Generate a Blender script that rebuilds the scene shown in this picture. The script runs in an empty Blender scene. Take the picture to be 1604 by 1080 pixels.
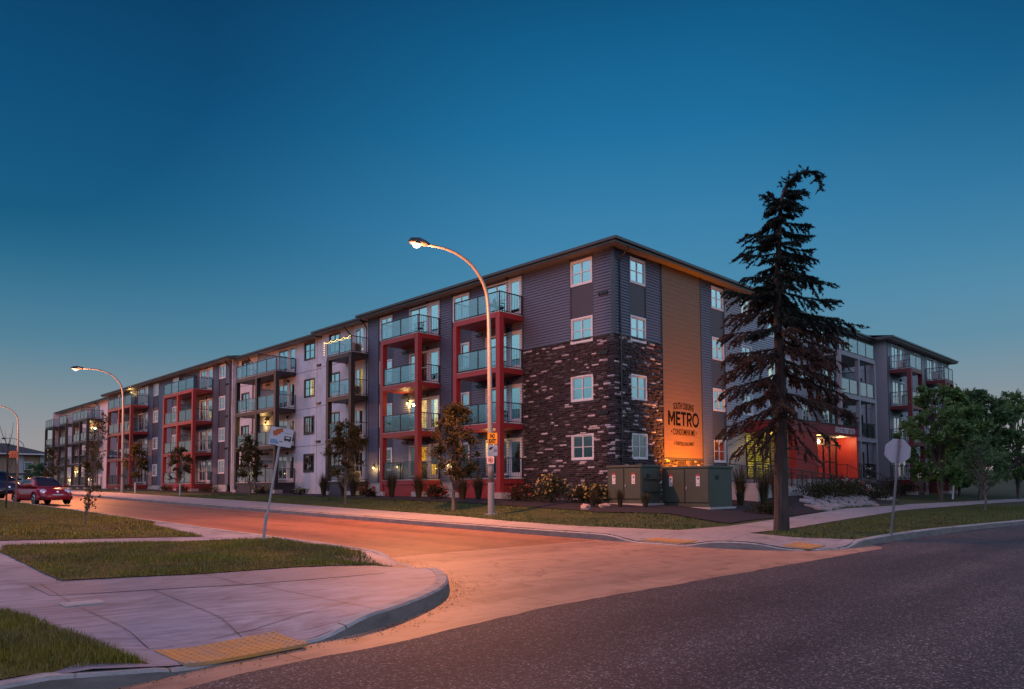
import bpy, bmesh, math, random
import numpy as np
from mathutils import Vector, Matrix, geometry
R = math.radians
random.seed(7); RNG = np.random.default_rng(7)
S = bpy.context.scene
COL = S.collection

# ------------------------------------------------------------------ small helpers
def lin(r, g, b):
    f = lambda c: ((c/255+.055)/1.055)**2.4 if c > 10 else c/255/12.92
    return (f(r), f(g), f(b), 1)

class MB:
    """collects boxes, bars and tubes; build() links them as ONE mesh object"""
    def __init__(s): s.v = []; s.f = []; s.mi = []; s.cur = 0
    def face(s, pts):
        n = len(s.v); s.v += [tuple(p) for p in pts]; s.f.append(tuple(range(n, n+len(pts)))); s.mi.append(s.cur)
    def hexa(s, p):
        n = len(s.v); s.v += [tuple(q) for q in p]
        for f in ((0,3,2,1),(4,5,6,7),(0,1,5,4),(1,2,6,5),(2,3,7,6),(3,0,4,7)):
            s.f.append(tuple(n+i for i in f)); s.mi.append(s.cur)
    def box(s, x0, x1, y0, y1, z0, z1):
        s.hexa([(x0,y0,z0),(x1,y0,z0),(x1,y1,z0),(x0,y1,z0),(x0,y0,z1),(x1,y0,z1),(x1,y1,z1),(x0,y1,z1)])
    def bar(s, a, b, w, h=None):
        a, b = Vector(a), Vector(b); h = h or w
        d = (b-a).normalized(); up = Vector((0,0,1)) if abs(d.z) < .95 else Vector((1,0,0))
        sx = d.cross(up).normalized()*w/2; sy = sx.cross(d).normalized()*h/2
        s.hexa([a-sx-sy,a+sx-sy,a+sx+sy,a-sx+sy,b-sx-sy,b+sx-sy,b+sx+sy,b-sx+sy])
    def tube(s, path, rad, seg=8, cap=True):
        path = [Vector(p) for p in path]; n0 = len(s.v)
        if not hasattr(rad, '__len__'): rad = [rad]*len(path)
        ref = None
        for i, p in enumerate(path):
            d = (path[min(i+1, len(path)-1)]-path[max(i-1, 0)])
            d = d.normalized() if d.length > 1e-9 else Vector((0,0,1))
            if ref is None: ref = Vector((1,0,0)) if abs(d.x) < .8 else Vector((0,1,0))
            a = (ref-d*ref.dot(d)).normalized(); ref = a; b = d.cross(a)
            for k in range(seg):
                t = 2*math.pi*k/seg
                s.v.append(tuple(p+(a*math.cos(t)+b*math.sin(t))*rad[i]))
        for i in range(len(path)-1):
            for k in range(seg):
                k2 = (k+1) % seg
                s.f.append((n0+i*seg+k, n0+i*seg+k2, n0+(i+1)*seg+k2, n0+(i+1)*seg+k)); s.mi.append(s.cur)
        if cap:
            s.f.append(tuple(n0+k for k in range(seg-1, -1, -1))); s.mi.append(s.cur)
            e = n0+(len(path)-1)*seg
            s.f.append(tuple(e+k for k in range(seg))); s.mi.append(s.cur)
    def lathe(s, c, prof, seg=16):
        s.tube([(c[0], c[1], c[2]+z) for r, z in prof], [max(r, 1e-4) for r, z in prof], seg)
    def xf(s, m):
        s.v = [tuple(m @ Vector(p)) for p in s.v]; return s
    def mesh(s, name, mats):
        me = bpy.data.meshes.new(name); me.from_pydata(s.v, [], s.f)
        for m in (mats if isinstance(mats, (list, tuple)) else [mats]): me.materials.append(m)
        if any(s.mi): me.polygons.foreach_set('material_index', s.mi)
        me.update(); return me
    def build(s, name, mats, parent=None, smooth=False, bevel=0):
        me = s.mesh(name, mats)
        if bevel or smooth:
            bm = bmesh.new(); bm.from_mesh(me)
            if smooth: bmesh.ops.recalc_face_normals(bm, faces=bm.faces)
            if bevel:
                bmesh.ops.recalc_face_normals(bm, faces=bm.faces)
                ed = [e for e in bm.edges if e.is_manifold and e.calc_face_angle(0) > .5]
                bmesh.ops.bevel(bm, geom=ed, offset=bevel, segments=2, affect='EDGES', profile=.6)
            bm.to_mesh(me); bm.free()
        if smooth: me.polygons.foreach_set('use_smooth', [True]*len(me.polygons))
        return link(name, me, parent)

def link(name, data, parent=None):
    o = bpy.data.objects.new(name, data); COL.objects.link(o)
    if parent is not None: o.parent = parent
    return o
def tag(o, label=None, cat=None, group=None, kind=None):
    if label: o['label'] = label
    if cat: o['category'] = cat
    if group: o['group'] = group
    if kind: o['kind'] = kind
    return o
def empty(name, loc=(0,0,0), rz=0, label=None, cat=None, group=None):
    o = link(name, None); o.location = loc; o.rotation_euler = (0,0,rz)
    return tag(o, label, cat, group)
def copy_tree(o, parent=None):
    c = o.copy(); COL.objects.link(c)
    if parent is not None: c.parent = parent
    for ch in list(o.children): copy_tree(ch, c)
    return c
def npmesh(name, V, F, mats, parent=None, smooth=False):
    """V (n,3); F (m,k) array of equal-sized faces"""
    me = bpy.data.meshes.new(name); V = np.asarray(V, np.float32); F = np.asarray(F, np.int32)
    me.vertices.add(len(V)); me.vertices.foreach_set('co', V.ravel())
    m, k = F.shape
    me.loops.add(m*k); me.loops.foreach_set('vertex_index', F.ravel())
    me.polygons.add(m); me.polygons.foreach_set('loop_start', np.arange(0, m*k, k, dtype=np.int32))
    try: me.polygons.foreach_set('loop_total', np.full(m, k, np.int32))
    except Exception: pass
    for mt in (mats if isinstance(mats, (list, tuple)) else [mats]): me.materials.append(mt)
    me.update(calc_edges=True); me.validate()
    if smooth: me.polygons.foreach_set('use_smooth', [True]*len(me.polygons))
    return link(name, me, parent)

# ------------------------------------------------------------------ materials
def nodes(name):
    m = bpy.data.materials.new(name); m.use_nodes = True
    nt = m.node_tree; nt.nodes.clear()
    out = nt.nodes.new('ShaderNodeOutputMaterial')
    return m, nt, out
def N(nt, t, **kw):
    n = nt.nodes.new('ShaderNode'+t)
    for k, v in kw.items():
        if k in n.inputs.keys(): n.inputs[k].default_value = v
        else: setattr(n, k, v)
    return n
def ramp(nt, stops):
    r = nt.nodes.new('ShaderNodeValToRGB'); e = r.color_ramp.elements
    e[0].position, e[0].color = stops[0][0], stops[0][1]
    e[1].position, e[1].color = stops[-1][0], stops[-1][1]
    for p, c in stops[1:-1]:
        x = e.new(p); x.color = c
    return r
def sc(c, k): return (c[0]*k, c[1]*k, c[2]*k, 1)
def pmat(name, col, rough=.6, var=.15, scale=3., bump=0, bscale=40., metal=0, spec=.5, stretch=None, island=0, dirt=None):
    """principled with noise-varied base colour and noise bump, in world coordinates"""
    m, nt, out = nodes(name); L = nt.links.new
    b = N(nt, 'BsdfPrincipled', Roughness=rough, Metallic=metal); b.inputs['Specular IOR Level'].default_value = spec
    L(b.outputs[0], out.inputs[0])
    geo = N(nt, 'NewGeometry'); vec = geo.outputs['Position']
    if stretch:
        mp = N(nt, 'VectorMath', operation='MULTIPLY'); mp.inputs[1].default_value = stretch
        L(vec, mp.inputs[0]); vec = mp.outputs[0]
    nz = N(nt, 'TexNoise', Scale=scale, Detail=5., Roughness=.6); L(vec, nz.inputs['Vector'])
    r = ramp(nt, [(.25, sc(col, 1-var)), (.75, sc(col, 1+var))]); L(nz.outputs[0], r.inputs[0])
    c = r.outputs[0]
    if dirt:
        n2 = N(nt, 'TexNoise', Scale=dirt[1], Detail=6., Roughness=.7); L(vec, n2.inputs['Vector'])
        r2 = ramp(nt, [(.45, (0,0,0,1)), (.7, (1,1,1,1))]); L(n2.outputs[0], r2.inputs[0])
        mx = N(nt, 'MixRGB'); mx.inputs[2].default_value = dirt[0]; L(r2.outputs[0], mx.inputs[0]); L(c, mx.inputs[1]); c = mx.outputs[0]
    if island:
        hv = N(nt, 'HueSaturation'); mr = N(nt, 'MapRange'); mr.inputs['To Min'].default_value = 1-island; mr.inputs['To Max'].default_value = 1+island
        L(geo.outputs['Random Per Island'], mr.inputs[0]); L(mr.outputs[0], hv.inputs['Value']); L(c, hv.inputs['Color']); c = hv.outputs[0]
    L(c, b.inputs['Base Color'])
    if bump:
        nb = N(nt, 'TexNoise', Scale=bscale, Detail=4.); L(vec, nb.inputs['Vector'])
        bp = N(nt, 'Bump', Strength=bump, Distance=.02); L(nb.outputs[0], bp.inputs['Height']); L(bp.outputs[0], b.inputs['Normal'])
    return m
def emat(name, col, s, var=0, scale=2.):
    m, nt, out = nodes(name); L = nt.links.new
    e = N(nt, 'Emission', Color=col, Strength=s); L(e.outputs[0], out.inputs[0])
    if var:
        g = N(nt, 'NewGeometry'); nz = N(nt, 'TexNoise', Scale=scale, Detail=2.); L(g.outputs[0], nz.inputs['Vector'])
        r = ramp(nt, [(.3, sc(col, 1-var)), (.7, sc(col, 1+var*.5))]); L(nz.outputs[0], r.inputs[0]); L(r.outputs[0], e.inputs[0])
    return m
def glassmat(name, refl, tint=(1,1,1,1), trans=(1,1,1,1), wav=.002, rough=.0, top=1.):
    m, nt, out = nodes(name); L = nt.links.new
    g = N(nt, 'BsdfGlossy', Color=tint, Roughness=rough); t = N(nt, 'BsdfTransparent', Color=trans); mx = N(nt, 'MixShader')
    fr = N(nt, 'LayerWeight', Blend=.5); pw = N(nt, 'Math', operation='POWER'); pw.inputs[1].default_value = 1.6; L(fr.outputs['Facing'], pw.inputs[0])
    mr = N(nt, 'MapRange'); mr.inputs['To Min'].default_value = refl; mr.inputs['To Max'].default_value = top
    L(pw.outputs[0], mr.inputs[0]); L(mr.outputs[0], mx.inputs[0]); L(t.outputs[0], mx.inputs[1]); L(g.outputs[0], mx.inputs[2]); L(mx.outputs[0], out.inputs[0])
    geo = N(nt, 'NewGeometry'); nz = N(nt, 'TexNoise', Scale=1.3, Detail=1.); L(geo.outputs[0], nz.inputs['Vector'])
    bp = N(nt, 'Bump', Strength=.25, Distance=wav*3); L(nz.outputs[0], bp.inputs['Height']); L(bp.outputs[0], g.inputs['Normal'])
    return m

M = {}
M['siding'] = pmat('siding_dark', (.105,.112,.160,1), .5, .06, .7, stretch=(1,1,6))
M['siding_light'] = pmat('siding_light', (.30,.32,.36,1), .5, .06, .7, stretch=(1,1,6))
M['panel'] = pmat('panel_dark', (.062,.052,.068,1), .55, .1, 1, stretch=(8,8,.3))
M['stucco'] = pmat('stucco', (.70,.66,.70,1), .85, .07, .5, bump=.25, bscale=60, dirt=((.46,.42,.40,1), .35))
M['stucco_grey'] = pmat('stucco_grey', (.33,.34,.36,1), .85, .07, .5, bump=.25, bscale=60)
M['trim'] = pmat('trim_dark', (.05,.05,.056,1), .45, .08)
M['white'] = pmat('white_vinyl', (.74,.72,.72,1), .4, .04)
M['brown_trim'] = pmat('brown_trim', (.07,.055,.055,1), .5, .05)
M['door'] = pmat('door_white', (.68,.66,.66,1), .45, .04)
M['red'] = pmat('red_paint', (.31,.034,.036,1), .5, .12, 1.5)
M['maroon'] = pmat('maroon_paint', (.16,.025,.028,1), .5, .12, 1.5)
M['black'] = pmat('black_metal', (.016,.016,.018,1), .4, .1)
M['darkpost'] = pmat('dark_post', (.03,.026,.027,1), .5, .1)
M['soffit'] = pmat('soffit_tan', (.34,.30,.25,1), .7, .05, 2)
M['fascia'] = pmat('fascia_grey', (.045,.044,.046,1), .4, .1)
M['roof'] = pmat('roof_shingle', (.06,.058,.056,1), .9, .2, 4)
M['conc'] = pmat('concrete_pier', (.42,.40,.37,1), .85, .12, 2, bump=.3, bscale=30)
M['inner'] = pmat('inner_wall', (.22,.2,.18,1), .9, .05)
M['blind'] = pmat('blind_fabric', (.5,.48,.44,1), .9, .05)
M['curtain'] = pmat('curtain_fabric', (.30,.27,.24,1), .9, .1, 5)
M['room_warm'] = emat('room_warm', (1,.64,.24,1), 4.2, .5, 1.6)
M['room_yellow'] = emat('room_yellow', (1,.62,.07,1), 3.2, .5, 1.5)
M['room_orange'] = emat('room_orange', (1,.42,.03,1), 3.4, .4, 2)
M['pane'] = glassmat('window_glass', .36, (.92,1,1,1), (.7,.75,.75,1))
M['rail_glass'] = glassmat('railing_glass', .08, (1,1,1,1), (.66,.71,.75,1), top=.6)
M['bulb'] = emat('bulb_warm', (1,.66,.2,1), 6)
M['galv'] = pmat('galvanised', (.42,.43,.45,1), .45, .12, 4, metal=.5)
M['steelpole'] = pmat('pole_steel', (.30,.30,.31,1), .45, .12, 3, metal=.4)
M['ac'] = pmat('ac_beige', (.62,.58,.54,1), .5, .05)
M['orange_clad'] = pmat('orange_cladding', (.19,.108,.050,1), .6, .10, 1.2, stretch=(1,1,8))
M['letter'] = pmat('letter_black', (.005,.004,.004,1), .9, .05, spec=.1)
M['red_ent'] = pmat('entrance_red', (.55,.045,.03,1), .5, .08)
M['redfascia'] = pmat('entrance_fascia', (.21,.015,.022,1), .5, .08)
M['lens'] = emat('lamp_lens', (1,.86,.60,1), 4)
M['lensyellow'] = emat('lamp_glow', (1,.45,.04,1), 6)

# ------------------------------------------------------------------ terrain functions
def sp(t, k=3.): return k*np.log1p(np.exp(np.minimum(t/k, 60)))+np.maximum(t-60*k, 0)
def roadz(x, y): return .0174*(sp(y+10.)-sp(y-66., 6.)+0*x)
def sst(a, b, t):
    t = np.clip((t-a)/(b-a), 0, 1); return t*t*(3-2*t)
RAMPS = [(-24.8,-15.2,1.05,1.0,R(-8)), (-19.75,-10.4,.9,1.1,R(20)), (-12.2,-10.7,1.1,1.25,0), (-10.9,-14.4,1.2,1.1,0)]
def dip(x, y):
    d = 0*x
    for cx, cy, rx, ry, a in RAMPS:
        u = (x-cx)*math.cos(a)+(y-cy)*math.sin(a); v = -(x-cx)*math.sin(a)+(y-cy)*math.cos(a)
        d = np.maximum(d, np.exp(-((u/rx)**4+(v/ry)**4)))
    return d
def land(x, y):
    x = np.asarray(x, float); y = np.asarray(y, float)
    rise = .42*np.exp(-(np.maximum(y, 0)/30)**2)*sst(-8.8,-2.6,x)*sst(-10.5,-2.5,y)*(x > -15)
    rise = rise+.33*sst(3.5,7,x)*sst(19,15.5,x)*sst(-7.0,-5.2,y)*sst(-1,-3.4,y)
    return roadz(x, y)+.16*(1-dip(x, y))+rise
def lz(x, y): return float(land(x, y))

def smooth_path(pts, n=6):
    """Catmull-Rom through pts"""
    P = [Vector((p[0], p[1])) for p in pts]; out = []
    for i in range(len(P)-1):
        a, b, c, d = P[max(i-1,0)], P[i], P[i+1], P[min(i+2,len(P)-1)]
        for k in range(n):
            t = k/n
            out.append(.5*((2*b)+(c-a)*t+(2*a-5*b+4*c-d)*t*t+(3*b-a-3*c+d)*t**3))
    out.append(P[-1]); return [(p.x, p.y) for p in out]

def inside(poly, x, y):
    r = False; j = len(poly)-1
    for i in range(len(poly)):
        xi, yi = poly[i]; xj, yj = poly[j]
        if (yi > y) != (yj > y) and x < (xj-xi)*(y-yi)/(yj-yi)+xi: r = not r
        j = i
    return r
def patch(name, poly, zf, mat, step=1., kind='structure', off=0., rag=0):
    """conforming triangulated ground sheet on the height function zf"""
    bd = []
    for i in range(len(poly)):
        a, b = Vector(poly[i]), Vector(poly[(i+1) % len(poly)]); n = max(1, int((b-a).length/step))
        for k in range(n):
            p = a+(b-a)*k/n
            if rag and n > 1: p = p+Vector((random.uniform(-rag, rag), random.uniform(-rag, rag)))
            bd.append(p)
    nb = len(bd); pl = [(p.x, p.y) for p in bd]
    x0, x1 = min(p[0] for p in pl), max(p[0] for p in pl); y0, y1 = min(p[1] for p in pl), max(p[1] for p in pl)
    pts = list(bd)
    x = x0+step*.5
    while x < x1:
        y = y0+step*.5
        while y < y1:
            if inside(pl, x, y): pts.append(Vector((x, y)))
            y += step
        x += step
    r = geometry.delaunay_2d_cdt(pts, [(i, (i+1) % nb) for i in range(nb)], [list(range(nb))], 1, 1e-4)
    me = bpy.data.meshes.new(name)
    V = np.array([(v.x, v.y) for v in r[0]]); z = zf(V[:,0], V[:,1])+off
    me.from_pydata([(a, b, c) for (a, b), c in zip(V.tolist(), z.tolist())], [], [tuple(f) for f in r[2]])
    me.materials.append(mat); me.update()
    me.polygons.foreach_set('use_smooth', [True]*len(me.polygons))
    return tag(link(name, me), kind=kind)

# ------------------------------------------------------------------ ground materials
def ground_mats():
    # asphalt with exposed aggregate
    m, nt, out = nodes('asphalt'); L = nt.links.new
    b = N(nt, 'BsdfPrincipled'); L(b.outputs[0], out.inputs[0]); g = N(nt, 'NewGeometry'); P = g.outputs[0]
    big = N(nt, 'TexNoise', Scale=.35, Detail=6., Roughness=.65); L(P, big.inputs['Vector'])
    r1 = ramp(nt, [(.3, (.054,.048,.050,1)), (.7, (.090,.079,.080,1))]); L(big.outputs[0], r1.inputs[0])
    st = N(nt, 'TexVoronoi', Scale=60.); L(P, st.inputs['Vector'])
    rs = ramp(nt, [(.15, (1.5,1.45,1.4,1)), (.5, (.8,.8,.8,1))]); L(st.outputs['Distance'], rs.inputs[0])
    sv = N(nt, 'TexVoronoi', Scale=60.); L(P, sv.inputs['Vector'])
    sep = N(nt, 'SeparateColor'); L(sv.outputs['Color'], sep.inputs[0])
    r3 = ramp(nt, [(.0, (.35,.35,.35,1)), (.6, (.9,.9,.9,1)), (.86, (1.3,1.25,1.2,1)), (.90, (2.6,2.45,2.3,1)), (1., (4.2,3.9,3.6,1))]); L(sep.outputs[0], r3.inputs[0])
    mu = N(nt, 'MixRGB', blend_type='MULTIPLY'); mu.inputs[0].default_value = 1; L(r1.outputs[0], mu.inputs[1]); L(rs.outputs[0], mu.inputs[2])
    m2 = N(nt, 'MixRGB', blend_type='MULTIPLY'); m2.inputs[0].default_value = 1; L(mu.outputs[0], m2.inputs[1]); L(r3.outputs[0], m2.inputs[2]); L(m2.outputs[0], b.inputs['Base Color'])
    ms = N(nt, 'VectorMath', operation='MULTIPLY'); ms.inputs[1].default_value = (.05,.75,1); L(P, ms.inputs[0])
    nw = N(nt, 'TexNoise', Scale=1., Detail=4., Roughness=.55); L(ms.outputs[0], nw.inputs['Vector'])
    rw = ramp(nt, [(.36, (.62,.62,.64,1)), (.62, (1.18,1.16,1.14,1))]); L(nw.outputs[0], rw.inputs[0])
    m3 = N(nt, 'MixRGB', blend_type='MULTIPLY'); m3.inputs[0].default_value = .9; L(m2.outputs[0], m3.inputs[1]); L(rw.outputs[0], m3.inputs[2])
    no = N(nt, 'TexNoise', Scale=.9, Detail=3., Distortion=.8); L(P, no.inputs['Vector'])
    ro_ = ramp(nt, [(.60, (1,1,1,1)), (.72, (.62,.60,.60,1))]); L(no.outputs[0], ro_.inputs[0])
    m4 = N(nt, 'MixRGB', blend_type='MULTIPLY'); m4.inputs[0].default_value = .8; L(m3.outputs[0], m4.inputs[1]); L(ro_.outputs[0], m4.inputs[2]); L(m4.outputs[0], b.inputs['Base Color'])
    rr = N(nt, 'MapRange'); rr.inputs['To Min'].default_value = .62; rr.inputs['To Max'].default_value = .8; L(big.outputs[0], rr.inputs[0]); L(rr.outputs[0], b.inputs['Roughness'])
    bp = N(nt, 'Bump', Strength=.75, Distance=.007); L(st.outputs['Distance'], bp.inputs['Height']); L(bp.outputs[0], b.inputs['Normal'])
    M['asphalt'] = m
    def concrete(name, c0, c1, rough, rot, sx, sy, ox=0, oy=0, joint=.012, blot=.25):
        m, nt, out = nodes(name); L = nt.links.new
        b = N(nt, 'BsdfPrincipled', Roughness=rough); L(b.outputs[0], out.inputs[0]); g = N(nt, 'NewGeometry'); P = g.outputs[0]
        n1 = N(nt, 'TexNoise', Scale=.45, Detail=7., Roughness=.62, Distortion=.6); L(P, n1.inputs['Vector'])
        r1 = ramp(nt, [(.3, c0), (.7, c1)]); L(n1.outputs[0], r1.inputs[0])
        mp = N(nt, 'Mapping'); mp.inputs['Rotation'].default_value = (0,0,rot); mp.inputs['Location'].default_value = (ox,oy,0); L(P, mp.inputs[0])
        # broom streaks
        ms = N(nt, 'VectorMath', operation='MULTIPLY'); ms.inputs[1].default_value = (1.2,9,1); L(mp.outputs[0], ms.inputs[0])
        n2 = N(nt, 'TexNoise', Scale=1.2, Detail=5., Roughness=.7); L(ms.outputs[0], n2.inputs['Vector'])
        r2 = ramp(nt, [(.35, (1-blot,)*3+(1,)), (.65, (1+blot*.5,)*3+(1,))]); L(n2.outputs[0], r2.inputs[0])
        mu = N(nt, 'MixRGB', blend_type='MULTIPLY'); mu.inputs[0].default_value = .8; L(r1.outputs[0], mu.inputs[1]); L(r2.outputs[0], mu.inputs[2])
        # tooled joints: grooves filled with dirt
        sp_ = N(nt, 'SeparateXYZ'); L(mp.outputs[0], sp_.inputs[0]); js = []
        for ax, sz in (('X', sx), ('Y', sy)):
            d = N(nt, 'Math', operation='DIVIDE'); d.inputs[1].default_value = sz; L(sp_.outputs[ax], d.inputs[0])
            f = N(nt, 'Math', operation='FRACT'); L(d.outputs[0], f.inputs[0])
            l = N(nt, 'Math', operation='LESS_THAN'); l.inputs[1].default_value = joint/sz; L(f.outputs[0], l.inputs[0]); js.append(l)
        mxj = N(nt, 'Math', operation='MAXIMUM'); L(js[0].outputs[0], mxj.inputs[0]); L(js[1].outputs[0], mxj.inputs[1])
        mj = N(nt, 'MixRGB'); L(mxj.outputs[0], mj.inputs[0]); L(mu.outputs[0], mj.inputs[1]); mj.inputs[2].default_value = sc(c0, .35)
        # hairline cracks and specks
        vo = N(nt, 'TexVoronoi', Scale=.22, feature='DISTANCE_TO_EDGE')
        nv = N(nt, 'TexNoise', Scale=1.5, Detail=4.); L(P, nv.inputs['Vector'])
        ad = N(nt, 'MixRGB', blend_type='ADD'); ad.inputs[0].default_value = .9; L(P, ad.inputs[1]); L(nv.outputs['Color'], ad.inputs[2]); L(ad.outputs[0], vo.inputs['Vector'])
        lc = N(nt, 'Math', operation='LESS_THAN'); lc.inputs[1].default_value = 0 if name.startswith('sidewalk') else .0022; L(vo.outputs['Distance'], lc.inputs[0])
        lm = N(nt, 'Math', operation='MULTIPLY'); lm.inputs[1].default_value = .6; L(lc.outputs[0], lm.inputs[0])
        mc = N(nt, 'MixRGB'); L(lm.outputs[0], mc.inputs[0]); L(mj.outputs[0], mc.inputs[1]); mc.inputs[2].default_value = sc(c0, .4)
        nf = N(nt, 'TexNoise', Scale=60., Detail=3.); L(P, nf.inputs['Vector'])
        rf = ramp(nt, [(.3, (.86,.86,.86,1)), (.7, (1.12,1.12,1.12,1))]); L(nf.outputs[0], rf.inputs[0])
        mf = N(nt, 'MixRGB', blend_type='MULTIPLY'); mf.inputs[0].default_value = 1; L(mc.outputs[0], mf.inputs[1]); L(rf.outputs[0], mf.inputs[2])
        if name in ('apron', 'street_concrete'):
            mw = N(nt, 'VectorMath', operation='MULTIPLY'); mw.inputs[1].default_value = (.07,.8,1) if name == 'apron' else (.9,.05,1); L(P, mw.inputs[0])
            nw = N(nt, 'TexNoise', Scale=1., Detail=4., Roughness=.55); L(mw.outputs[0], nw.inputs['Vector'])
            rw = ramp(nt, [(.34, (.66,.66,.68,1)), (.6, (1.1,1.1,1.1,1))]); L(nw.outputs[0], rw.inputs[0])
            mz = N(nt, 'MixRGB', blend_type='MULTIPLY'); mz.inputs[0].default_value = .9; L(mf.outputs[0], mz.inputs[1]); L(rw.outputs[0], mz.inputs[2]); mf = mz
        nd = N(nt, 'TexNoise', Scale=1.6, Detail=5., Distortion=1.); L(P, nd.inputs['Vector'])
        rd_ = ramp(nt, [(.52, (1,1,1,1)), (.70, (.58,.56,.55,1))]); L(nd.outputs[0], rd_.inputs[0])
        md = N(nt, 'MixRGB', blend_type='MULTIPLY'); md.inputs[0].default_value = .8; L(mf.outputs[0], md.inputs[1]); L(rd_.outputs[0], md.inputs[2]); mf = md
        L(mf.outputs[0], b.inputs['Base Color'])
        sb = N(nt, 'Math', operation='MULTIPLY_ADD'); sb.inputs[1].default_value = -3.; L(mxj.outputs[0], sb.inputs[0]); L(nf.outputs[0], sb.inputs[2])
        bp = N(nt, 'Bump', Strength=.35, Distance=.004); L(sb.outputs[0], bp.inputs['Height']); L(bp.outputs[0], b.inputs['Normal'])
        M[name] = m
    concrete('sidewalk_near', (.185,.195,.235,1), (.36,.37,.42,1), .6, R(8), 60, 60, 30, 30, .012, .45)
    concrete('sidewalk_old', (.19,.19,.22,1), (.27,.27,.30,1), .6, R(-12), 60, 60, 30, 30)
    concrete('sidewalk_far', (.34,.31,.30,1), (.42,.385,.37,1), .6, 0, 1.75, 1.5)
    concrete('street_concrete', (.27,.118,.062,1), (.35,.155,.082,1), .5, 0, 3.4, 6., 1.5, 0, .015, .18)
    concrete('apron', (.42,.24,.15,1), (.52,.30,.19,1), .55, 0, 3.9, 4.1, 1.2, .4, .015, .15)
    concrete('kerb_concrete', (.33,.31,.29,1), (.46,.44,.41,1), .7, 0, 1.83, 40., 0, 0, .02, .3)
    M['grass_soil'] = pmat('grass_soil', (.095,.080,.005,1), .95, .35, 1.1, bump=.9, bscale=35, dirt=((.075,.062,.022,1), .5))
    M['blade_green'] = pmat('grass_blade_green', (.075,.105,.016,1), .6, .4, .9, island=.45)  # greener copy of the lawn colour: skylight without lamplight put into it
    M['soil_green'] = pmat('grass_soil_green', (.042,.056,.012,1), .95, .35, 1.1, bump=.9, bscale=35)  # soil greened to match the skylit blades
    M['blade'] = pmat('grass_blade', (.165,.150,.006,1), .6, .4, .9, island=.45, dirt=((.13,.10,.03,1), .7))
    M['mulch'] = pmat('mulch', (.020,.015,.019,1), .95, .5, 25, bump=1, bscale=45)
    M['earth'] = pmat('earth', (.05,.058,.018,1), .95, .3, .5)
    M['tactile'] = pmat('tactile_yellow', (.60,.285,.075,1), .6, .12, 6, dirt=((.33,.25,.19,1), 1.7))
    M['kerb_face'] = pmat('kerb_face_shade_dirt', (.17,.155,.145,1), .8, .35, 2.5, bump=.4, bscale=25, stretch=(1,1,3))  # face darker than the top: shade put into the colour, with some dirt

    M['tar'] = pmat('tar_seal', (.018,.016,.017,1), .5, .2)
ground_mats()

# ------------------------------------------------------------------ setting: terrain, streets, kerbs, pavements
def far_ground():
    xs = np.concatenate([np.linspace(-600,-80,14), np.linspace(-70,120,39), np.linspace(140,700,15)])
    ys = np.concatenate([np.linspace(-500,-60,10), np.linspace(-50,180,47), np.linspace(200,900,15)])
    X, Y = np.meshgrid(xs, ys, indexing='ij')
    Z = roadz(X, Y)-.4+4.2*sst(72, 130, X)*sst(-40, 0, Y)
    n, m = X.shape; V = np.stack([X.ravel(), Y.ravel(), Z.ravel()], 1)
    F = np.array([(i*m+j, (i+1)*m+j, (i+1)*m+j+1, i*m+j+1) for i in range(n-1) for j in range(m-1)])
    tag(npmesh('ground', V, F, M['earth'], smooth=True), kind='structure')
far_ground()
KERB1 = [(-19.05,150),(-19.05,60),(-19.05,20),(-19.05,-5)]+smooth_path([(-19.05,-6.8),(-19.2,-8.6),(-19.6,-10.3),(-20.35,-12.2),(-21.35,-13.55),(-22.6,-14.45),(-23.6,-14.88),(-24.6,-15.08),(-25.7,-15.3)], 6)+[(-28,-15.6),(-40,-16.2),(-90,-17)]
KERB2 = [(-12.2,150),(-12.2,60),(-12.2,20),(-12.2,0),(-12.2,-7)]+smooth_path([(-12.2,-8.5),(-12.25,-10),(-12.25,-11.6),(-12.0,-13),(-11.5,-13.95),(-10.6,-14.5),(-9.2,-14.62),(-7,-14.5),(-3.7,-14.5),(1,-14.9),(5,-15.3),(14,-16.2)], 5)+[(24,-17.4),(60,-22.5),(120,-31)]
def densify(p, st):
    out = []
    for a, b in zip(p[:-1], p[1:]):
        n = max(1, int(math.dist(a, b)/st))
        for k in range(n): out.append((a[0]+(b[0]-a[0])*k/n, a[1]+(b[1]-a[1])*k/n))
    return out+[p[-1]]
def offset_path(p, d):
    o = []
    for i in range(len(p)):
        a = Vector(p[max(i-1,0)]); b = Vector(p[min(i+1,len(p)-1)]); t = (b-a).normalized()
        o.append((p[i][0]-t.y*d, p[i][1]+t.x*d))
    return o
def kerb(path, side):
    p = densify(path, .6); q0 = offset_path(p, .03*side); q1 = offset_path(p, .20*side)
    mb = MB(); rows = []
    for a, b, c in zip(p, q0, q1):
        near = math.dist(a, (-27.8,-21.4)) < 30
        j = random.uniform(-.008, .008) if near else 0
        zb = float(roadz(a[0], a[1]))-.03; zt = max(float(land(a[0], a[1])), zb+.05)+.008
        rows.append([(a[0]+j, a[1]+j, zb), (b[0]+j, b[1]+j, zt-.025), (b[0]+(c[0]-b[0])*.16, b[1]+(c[1]-b[1])*.16, zt+j*.4), (c[0], c[1], zt), (c[0], c[1], zb-.1)])
    for r, s in zip(rows[:-1], rows[1:]):
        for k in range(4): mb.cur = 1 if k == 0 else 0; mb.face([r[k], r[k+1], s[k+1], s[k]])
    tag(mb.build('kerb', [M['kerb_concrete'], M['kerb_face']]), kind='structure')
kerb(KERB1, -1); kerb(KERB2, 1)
flat = lambda x, y: roadz(x, y)
patch('road', [(-19.3,-8.6),(-12.0,-8.75),(-12.0,150),(-19.3,150)], flat, M['street_concrete'], 3.)
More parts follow.
